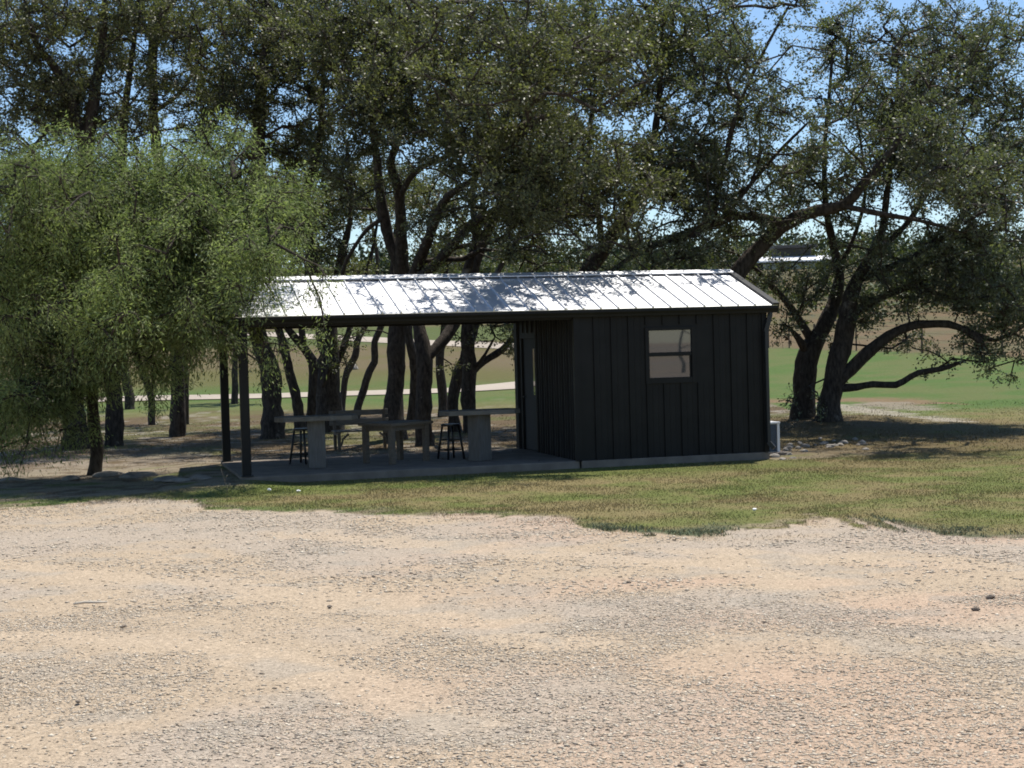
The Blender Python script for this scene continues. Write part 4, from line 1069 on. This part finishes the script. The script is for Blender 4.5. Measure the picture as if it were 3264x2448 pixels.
# ------------------------------------------------------------------ condenser unit, rocks, little things
ux, uy, uz = 5.93, .80, -.075
r = empty('condenser_unit', (ux, uy, uz), 'white air conditioner condenser on a small pad at the right corner of the shed', 'air conditioner')
b = MB(); b.box((0, 0, .0), (.045, .78, .50)); b.box((.335, .0, 0), (.385, .78, .50), .004); b.box((.046, .04, .0), (.334, .78, .498)); b.build('casing', MAT['acw'], r)
MB().box((-.008, -.012, .501), (.395, .79, .530), .005).build('lid', MAT['acw'], r)
b = MB()
b.box((.047, .028, .01), (.333, .038, .49)); 
for i in range(22): b.box((.047, .014, .02 + i * .0213), (.333, .027, .026 + i * .0213))
for i in range(5): b.box((.075 + i * .055, .010, .015), (.080 + i * .055, .0135, .487))
b.build('grille', MAT['acg'], r)
MB().tube([(.10, -.006, .06), (.10, -.02, .30), (.06, -.02, .42), (-.19, -.01, .44)], .012, 8).tube([(.14, -.006, .06), (.14, -.03, .33), (.08, -.03, .47), (-.19, -.02, .49)], .009, 8).build('pipe', MAT['copper'], r)
MB().box((-.06, -.18, -.075), (.52, .86, -.001), .008).build('pad', MAT['conc'], r)

def rock_mesh(s, seed, flat=.6):
    t = bmesh.new(); bmesh.ops.create_icosphere(t, subdivisions=2, radius=1)
    r_ = random.Random(seed)
    off = [Vector((r_.uniform(-1, 1), r_.uniform(-1, 1), r_.uniform(-1, 1))).normalized() for _ in range(7)]
    lim = [r_.uniform(.55, .85) for _ in range(7)]
    for v in t.verts:
        for o, l in zip(off, lim):
            d = v.co.dot(o)
            if d > l: v.co -= o * (d - l)
        v.co *= 1 + r_.uniform(-.05, .05)
        v.co = Vector((v.co.x * s[0], v.co.y * s[1], v.co.z * s[2]))
    return t
def rock(P, s, seed, label, group, mat='rock', name='rock'):
    b = MB(); b.add(rock_mesh(s, seed)); o = b.build(name, MAT[mat])
    z = h1(P[0], P[1])
    o.location = (P[0], P[1], z + s[2] * .18); o.rotation_euler.z = random.uniform(0, 6)
    return tag(o, label, 'rock', group)
RG = 'white rocks heaped beside the condenser'
for i in range(30):
    px = random.uniform(1690, 1870); py = 964 + (px - 1690) * -.02 + random.gauss(0, 6) + (6 if px < 1740 else 0)
    P = ground(px, py); s = random.uniform(.04, .105)
    rock(P, (s, s * random.uniform(.6, 1), s * random.uniform(.4, .7)), 300 + i, 'pale limestone rock in the loose heap between condenser and mound', RG)
for i, (px, py, s, lb) in enumerate([(1672, 988, .10, 'smooth cream rock in front of the condenser pad'), (1712, 990, .05, 'small cream pebble rock right of the condenser pad, nearest the lawn'), (1690, 993, .06, 'flat pale rock touching the lawn by the shed corner')]):
    rock(ground(px, py), (s * 1.3, s, s * .6), 400 + i, lb, RG)
EG = 'flat edging stones under the mesquite'
for i, (px, py, s, lb) in enumerate([(243, 1028, .26, 'long flat edging stone at the foot of the mesquite trunk'), (305, 1030, .30, 'widest flat edging stone, middle of the row under the mesquite'), (360, 1038, .22, 'flat edging stone in sun left of the patio shadow'), (385, 1040, .2, 'last edging stone of the row, touching the patio shadow'), (430, 1034, .2, 'rough edging stone in the patio shadow, left of the slab'), (150, 1036, .2, 'dark flat stone at the left beyond the mesquite trunk'), (20, 1042, .24, 'flat stone at the very left edge under the mesquite')]):
    rock(ground(px, py), (s * 1.5, s * .8, s * .32), 420 + i, lb, EG, 'rockd', 'edging_stone')
rock(ground(766, 798, 50), (.30, .22, .22), 450, 'lone boulder on the tan pasture between two crooked oaks', None, 'rockd')
LGp = 'dark stones lying on the gravel'
for i, (px, py, s, lb) in enumerate([(2140, 1291, .045, 'long grey stone near the right edge of the gravel lot'), (2108, 1318, .035, 'block shaped grey stone left of the long grey one'), (712, 1312, .03, 'dark stone alone on the dusty middle of the lot'), (265, 1356, .026, 'small dark oblong chip on the left of the lot'), (168, 1517, .024, 'black oblong chip at the lower left of the lot')]):
    rock(ground(px, py), (s * 1.0, s * .62, s * .42), 460 + i, lb, LGp, 'stoned', 'stone')
# bleached stick
P = ground(195, 1308)
b = MB(); b.tube([(-.13, 0, .01), (-.04, .01, .02), (.05, -.005, .018), (.13, .012, .014)], [.009, .012, .011, .007], 7)
o = b.build('stick', MAT['stick'], None, True); o.location = (P[0], P[1], h1(P[0], P[1]) + .004); o.rotation_euler.z = YAW + .1
tag(o, 'bleached white stick lying on the gravel at the left', 'stick')
for i, (px, py, lb) in enumerate([(645, 1065, 'tiny white scrap on the lawn in front of the patio'), (1630, 1107, 'tiny white scrap on the lawn right of the window'), (582, 1062, 'tiny white scrap on the lawn near the patio corner')]):
    P = ground(px, py); t = rock_mesh((.035, .028, .02), 480 + i); b = MB(); b.add(t); o = b.build('litter_scrap', MAT['trash']); o.location = (P[0], P[1], h1(P[0], P[1]) + .03)
    tag(o, lb, 'litter', 'white scraps on the lawn')
# dead weed by the lot
P = ground(490, 1082)
b = MB(); b.tube([(0, 0, -.01), (.01, 0, .16), (-.03, .01, .32), (-.07, 0, .46)], [.004, .0035, .003, .002], 5); b.tube([(.01, 0, .16), (.06, .02, .24)], [.004, .002], 5); b.tube([(-.02, 0, .28), (.02, .02, .36)], [.003, .002], 5)
o = b.build('dead_weed', MAT['wood2'], None, True); o.location = (P[0], P[1], h1(P[0], P[1])); tag(o, 'single dry weed stalk at the gravel edge left of the patio', 'weed')
# twisted dead leaves on the stub
P = at(1695, 728, depth(ground(1733, 903, 12)) - .5)
lp = np.array(P)[None] + rng.standard_normal((16, 3)) * np.array([.16, .1, .05])
v, f = leaf_quads(lp, np.tile([[-1., 0, -.2]], (16, 1)), .11, .06, 9)
dl = fast('dead_leaves', v, f, MAT['deadleaf'])
for o in COL.objects:
    if o.type == 'EMPTY' and o.get('label', '').startswith('left trunk of the oak pair'): 
        dl.parent = o; dl.matrix_parent_inverse = Matrix.Translation(o.location).inverted()

sx_, sy_ = 18.9, -38.
sz_ = h1(sx_, sy_)
r = empty('bare_sapling', (sx_, sy_, sz_), 'dark bent bare sapling mirrored in the shed window', 'sapling')
b = MB(); b.tube([(0, 0, -.1), (.05, 0, .35), (-.12, 0, .75), (-.10, 0, 1.2), (.06, 0, 1.75), (.10, 0, 2.2), (.14, 0, 2.55)], [.08, .07, .06, .06, .05, .05, .02], 8)
b.tube([(-.10, 0, 1.0), (.25, 0, 1.12), (.5, .1, 1.1)], [.03, .02, .01], 6); b.tube([(.06, 0, 1.75), (.3, 0, 1.62), (.5, 0, 1.6)], [.03, .02, .01], 6)
b.build('trunk', MAT['bark_mesq'], r, True)

# ------------------------------------------------------------------ fence across the pasture
fx = FENCE
FP_ = [ground(x, y, 45) for x, y in fx]
r = empty('wire_fence', tuple(FP_[0]), 'thin wire pasture fence on rusty posts right of the shed', 'fence')
for i, P in enumerate(FP_):
    q = np.array(P) - np.array(FP_[0])
    MB().tube([(q[0], q[1], q[2] - .2), (q[0], q[1], q[2] + 1.25)], .035 if i % 2 else .05, 7).build('post', MAT['steel'], r)
b = MB()
for a_, c_ in zip(FP_[:-1], FP_[1:]):
    for hgt in (.3, .6, .9, 1.18):
        p, q = np.array(a_) - FP_[0], np.array(c_) - FP_[0]
        b.bar((p[0], p[1], p[2] + hgt), (q[0], q[1], q[2] + hgt), .008)
b.build('wire', MAT['steel'], r)

# ------------------------------------------------------------------ house on the hill
HT = 185.
def hp(x, y, t=HT): return Vector(at(x, y, t))
O = hp(1640, 612)
ang = YAW
r = empty('hill_house', tuple(O), 'low modern house with flat white roof edge and big windows on the far hill', 'house', None, ang)
mpp = HT / F2
W = lambda px: (px - 1640) * mpp
H = lambda py: (612 - py) * mpp
MB().box((W(1600), 1.2, -2.5), (W(1795), 8, H(566))).build('wall', MAT['housew'], r)
t = MB(); zf, zb = H(565), H(565) + .62
t.bm.faces.new([t.bm.verts.new(q) for q in ((W(1640), -.6, zf), (W(1800), -.6, zf), (W(1800), 2.6, zb), (W(1640), 2.6, zb))])
t.box((W(1640), -.6, zf - .16), (W(1800), 8., zf - .004)); t.box((W(1640), 2.602, zf), (W(1800), 8., zb - .003)); t.build('roof', MAT['white'], r)
t = MB(); t.box((W(1690), 3.2, zb), (W(1765), 7, H(535))); t.box((W(1680), 2, H(535)), (W(1775), 7.6, H(529)), .03); t.build('clerestory', MAT['houser'], r)
for xa, xb in ((1652, 1668), (1671, 1692), (1697, 1738), (1742, 1770)):
    wdw = MB().box((W(xa), 1.14, H(606)), (W(xb), 1.19, H(569))).build('window', MAT['tint'], r)
    
    for xq in (W(xa) - .06, W(xb)): MB().box((xq, 1.10, H(607)), (xq + .06, 1.2, H(568))).build('window_post', MAT['housew'], wdw)
MB().box((W(1590), -3.5, -3.), (W(1800), -3.0, H(609))).build('retaining_wall', MAT['stonew'], r)

# ------------------------------------------------------------------ trees and brush on the hill
HG = 'bushy trees on the far hillside'
def hill_tree(px, py, t, w, hgt, mat, label, n=420, seed=0):
    P = np.array(at(px, py, t)); P[2] = h1(P[0], P[1])
    r_ = np.random.default_rng(700 + seed)
    root = empty('hill_tree', tuple(P), label, 'tree', HG)
    b = MB(); b.tube([(0, 0, -.3), (.05, 0, hgt * .3), (0, .1, hgt * .6)], [w * .05 + .08, w * .04 + .05, .04], 7)
    for k in range(4):
        a = k * 1.6 + r_.random(); b.tube([(.03, 0, hgt * .28), (math.cos(a) * w * .2, math.sin(a) * w * .2, hgt * .5), (math.cos(a) * w * .34, math.sin(a) * w * .34, hgt * .7)], [.07, .05, .02], 5)
    b.build('trunk', MAT['bark_oak'], root, True)
    k = 26
    d = r_.standard_normal((k, 3)); d /= np.linalg.norm(d, axis=1)[:, None]; d *= r_.random((k, 1)) ** .4
    cc = d * np.array([w * .42, w * .42, hgt * .32]) + np.array([0, 0, hgt * .58])
    LP = np.repeat(cc, n // k, 0) + r_.standard_normal((k * (n // k), 3)) * w * .09
    v, f = leaf_quads(LP, r_.standard_normal((len(LP), 3)), .30 * w / 4, .20 * w / 4, 800 + seed)
    fast('crown', v, f, MAT[mat], root)
for i, (px, py, t, w, hg, mt, lb) in enumerate([
    (1520, 570, 175, 4.8, 3.6, 'cedar', 'dark cedar just left of the hill house'),
    (1572, 575, 180, 3.8, 3.0, 'cedar', 'smaller dark cedar touching the hill house'),
    (1480, 585, 165, 3.6, 2.6, 'brush', 'olive bush beside the dark cedar above the roof ridge'),
    (1785, 600, 160, 3.4, 3.0, 'brush', 'green bush in front of the right end of the hill house'),
    (2115, 600, 120, 4.6, 3.6, 'sapling', 'yellow green tree on the tan slope at the right'),
    (2200, 610, 125, 4.0, 3.4, 'brush', 'bushy tree at the right edge of the tan slope'),
    (1960, 640, 130, 3.6, 2.8, 'brush', 'bush on the tan slope between oak pair limbs'),
    (1900, 615, 150, 4.2, 3., 'cedar', 'dark bush high on the slope right of the hill house'),
    (1330, 575, 160, 4.4, 3.0, 'brush', 'olive tree over the middle of the shed roof'),
    (1180, 575, 160, 4.6, 3.2, 'brush', 'round olive tree seen between oak limbs above the roof'),
    (1050, 570, 155, 4.6, 3.4, 'brush', 'olive tree left of the round one above the roof'),
    (970, 580, 150, 3.8, 2.8, 'sapling', 'yellowish bush beside the leaning oak above the roof'),
    (620, 590, 150, 4.6, 3.6, 'brush', 'olive tree beyond the left roof end'),
    (780, 575, 160, 4.6, 3.4, 'brush', 'olive tree behind the big trunk above the roof'),
    (420, 600, 150, 4.6, 3.4, 'cedar', 'dark tree on the hill behind the mesquite'),
    (150, 610, 150, 5., 3.8, 'cedar', 'dark tree on the hill at the far left')]):
    hill_tree(px, py, t, w, hg, mt, lb, 780, i)
# continuous scrub along the crest
r_ = np.random.default_rng(77)
nb = 1900
t = 100 + 125 * r_.random(nb) ** .8; u = (r_.random(nb) * 2 - 1) * (t * .36)
bx = C[0] + t * FH[0] + u * RIGHT0[0]; by = C[1] + t * FH[1] + u * RIGHT0[1]
ok = ((t > 124) | (u > t * .06)) & ~((t > 165) & (np.abs(u - (1700 * Q - 1632) / FPX * t) < 8) & (t < 200)) & (r_.random(nb) < .35 + .65 * sstep(.4, .6, fbm(bx / 15, by / 15, 141, 2)))
bx, by = bx[ok], by[ok]; nb = len(bx); bz_ = height(bx, by)
sz = (.8 + 1.6 * r_.random(nb)) * (1 + .9 * sstep(185, 215, t[ok]))
k = 46
LP = np.repeat(np.stack([bx, by, bz_ + sz * .5], 1), k, 0) + r_.standard_normal((nb * k, 3)) * np.repeat(np.stack([sz * .5, sz * .5, sz * .33], 1), k, 0)
v, f = leaf_quads(LP, r_.standard_normal((nb * k, 3)), .42, .26, 901)
tag(fast('hillside_scrub', v, f, MAT['brush']), 'olive scrub brush covering the far hillside', 'brush', kind='stuff')

# far wooded crest
nb = 420
t = 190 + 40 * r_.random(nb); u = (r_.random(nb) * 2 - 1) * (t * .36)
bx = C[0] + t * FH[0] + u * RIGHT0[0]; by = C[1] + t * FH[1] + u * RIGHT0[1]
ok = ~((np.abs(u - (1705 * Q - 1632) / FPX * t) < 7.5) & (t < 206)) & (fbm(bx / 18, by / 18, 211, 2) > .40)
bx, by = bx[ok], by[ok]; nb = len(bx); bz_ = height(bx, by)
sz = 2.0 + 2.4 * r_.random(nb)
k = 80
LP = np.repeat(np.stack([bx, by, bz_ + sz * .55], 1), k, 0) + r_.standard_normal((nb * k, 3)) * np.repeat(np.stack([sz * .38, sz * .38, sz * .26], 1), k, 0)
v, f = leaf_quads(LP, r_.standard_normal((nb * k, 3)), .55, .36, 902)
tag(fast('distant_woods', v, f, MAT['cedar']), 'dark belt of far woods along the crest of the hill', 'woods', kind='stuff')
# fallen oak leaves on the grove floor and a few on the patio
n = 16000
t = 29 + 19 * r_.random(n); u = (r_.random(n) * 2 - 1) * t * .34
lx = C[0] + t * FH[0] + u * RIGHT0[0]; ly = C[1] + t * FH[1] + u * RIGHT0[1]
inb = (lx > XL - .1) & (lx < XR + .6) & (ly > -.3) & (ly < DP + .1)
ok = ~inb & (ly > -.5) & (u < 8.5) & (r_.random(n) < sstep(.35, .6, fbm(lx * .9, ly * .9, 221, 3)))
lx, ly = lx[ok], ly[ok]; lz = height(lx, ly) + .012
px_, py_ = XL + .1 + r_.random(90) * 5.3, .08 + r_.random(90) ** .6 * 3.5
LP = np.vstack([np.stack([lx, ly, lz], 1), np.stack([px_, py_, np.full(90, .006)], 1)])
a = r_.random(len(LP)) * 6.28
D = np.stack([np.cos(a), np.sin(a), .25 * r_.random(len(LP))], 1); Sd = np.stack([-np.sin(a), np.cos(a), .3 * (r_.random(len(LP)) - .3)], 1)
Ls = (.035 + .04 * r_.random(len(LP)))[:, None]
v = np.stack([LP, LP + D * Ls * .5 + Sd * Ls * .28, LP + D * Ls, LP + D * Ls * .5 - Sd * Ls * .28], 1).reshape(-1, 3)
tag(fast('fallen_leaves', v, np.arange(len(v)).reshape(-1, 4), MAT['litter']), 'dry brown oak leaves scattered under the grove and on the patio', 'leaf litter', kind='stuff')

# ------------------------------------------------------------------ light
SUN = np.array([.27, .22, 1.]); SUN /= np.linalg.norm(SUN)
el = math.asin(SUN[2]); azn = math.atan2(SUN[0], SUN[1])      # azimuth from +Y towards +X
world = bpy.data.worlds.new('World'); scene.world = world; world.use_nodes = True
nt = world.node_tree
sky = nt.nodes.new('ShaderNodeTexSky'); sky.sky_type = 'NISHITA'; sky.sun_disc = False
sky.sun_elevation = el; sky.sun_rotation = azn; sky.air_density = 1.; sky.dust_density = .08; sky.ozone_density = 5.0; sky.altitude = 300
bg = nt.nodes['Background']; bg.inputs['Strength'].default_value = .10
nt.links.new(sky.outputs[0], bg.inputs['Color'])
sl = bpy.data.lights.new('sun', 'SUN'); sl.energy = 4.2; sl.angle = R(.53); sl.color = (1., .95, .87)
so = bpy.data.objects.new('sun', sl); COL.objects.link(so)
so.rotation_euler = Vector(SUN).to_track_quat('Z', 'Y').to_euler()
so.location = (0, 0, 30)

vs = scene.view_settings
vs.view_transform = 'Standard'; vs.look = 'None'; vs.exposure = .55; vs.gamma = 1.; vs.use_curve_mapping = False
scene.render.engine = 'CYCLES'
cy = scene.cycles
cy.max_bounces = 6; cy.diffuse_bounces = 3; cy.glossy_bounces = 3; cy.transmission_bounces = 3; cy.transparent_max_bounces = 4
cy.use_denoising = True; cy.filter_width = 1.8
cy.use_adaptive_sampling = True; cy.adaptive_threshold = .02
cy.caustics_reflective = False; cy.caustics_refractive = False
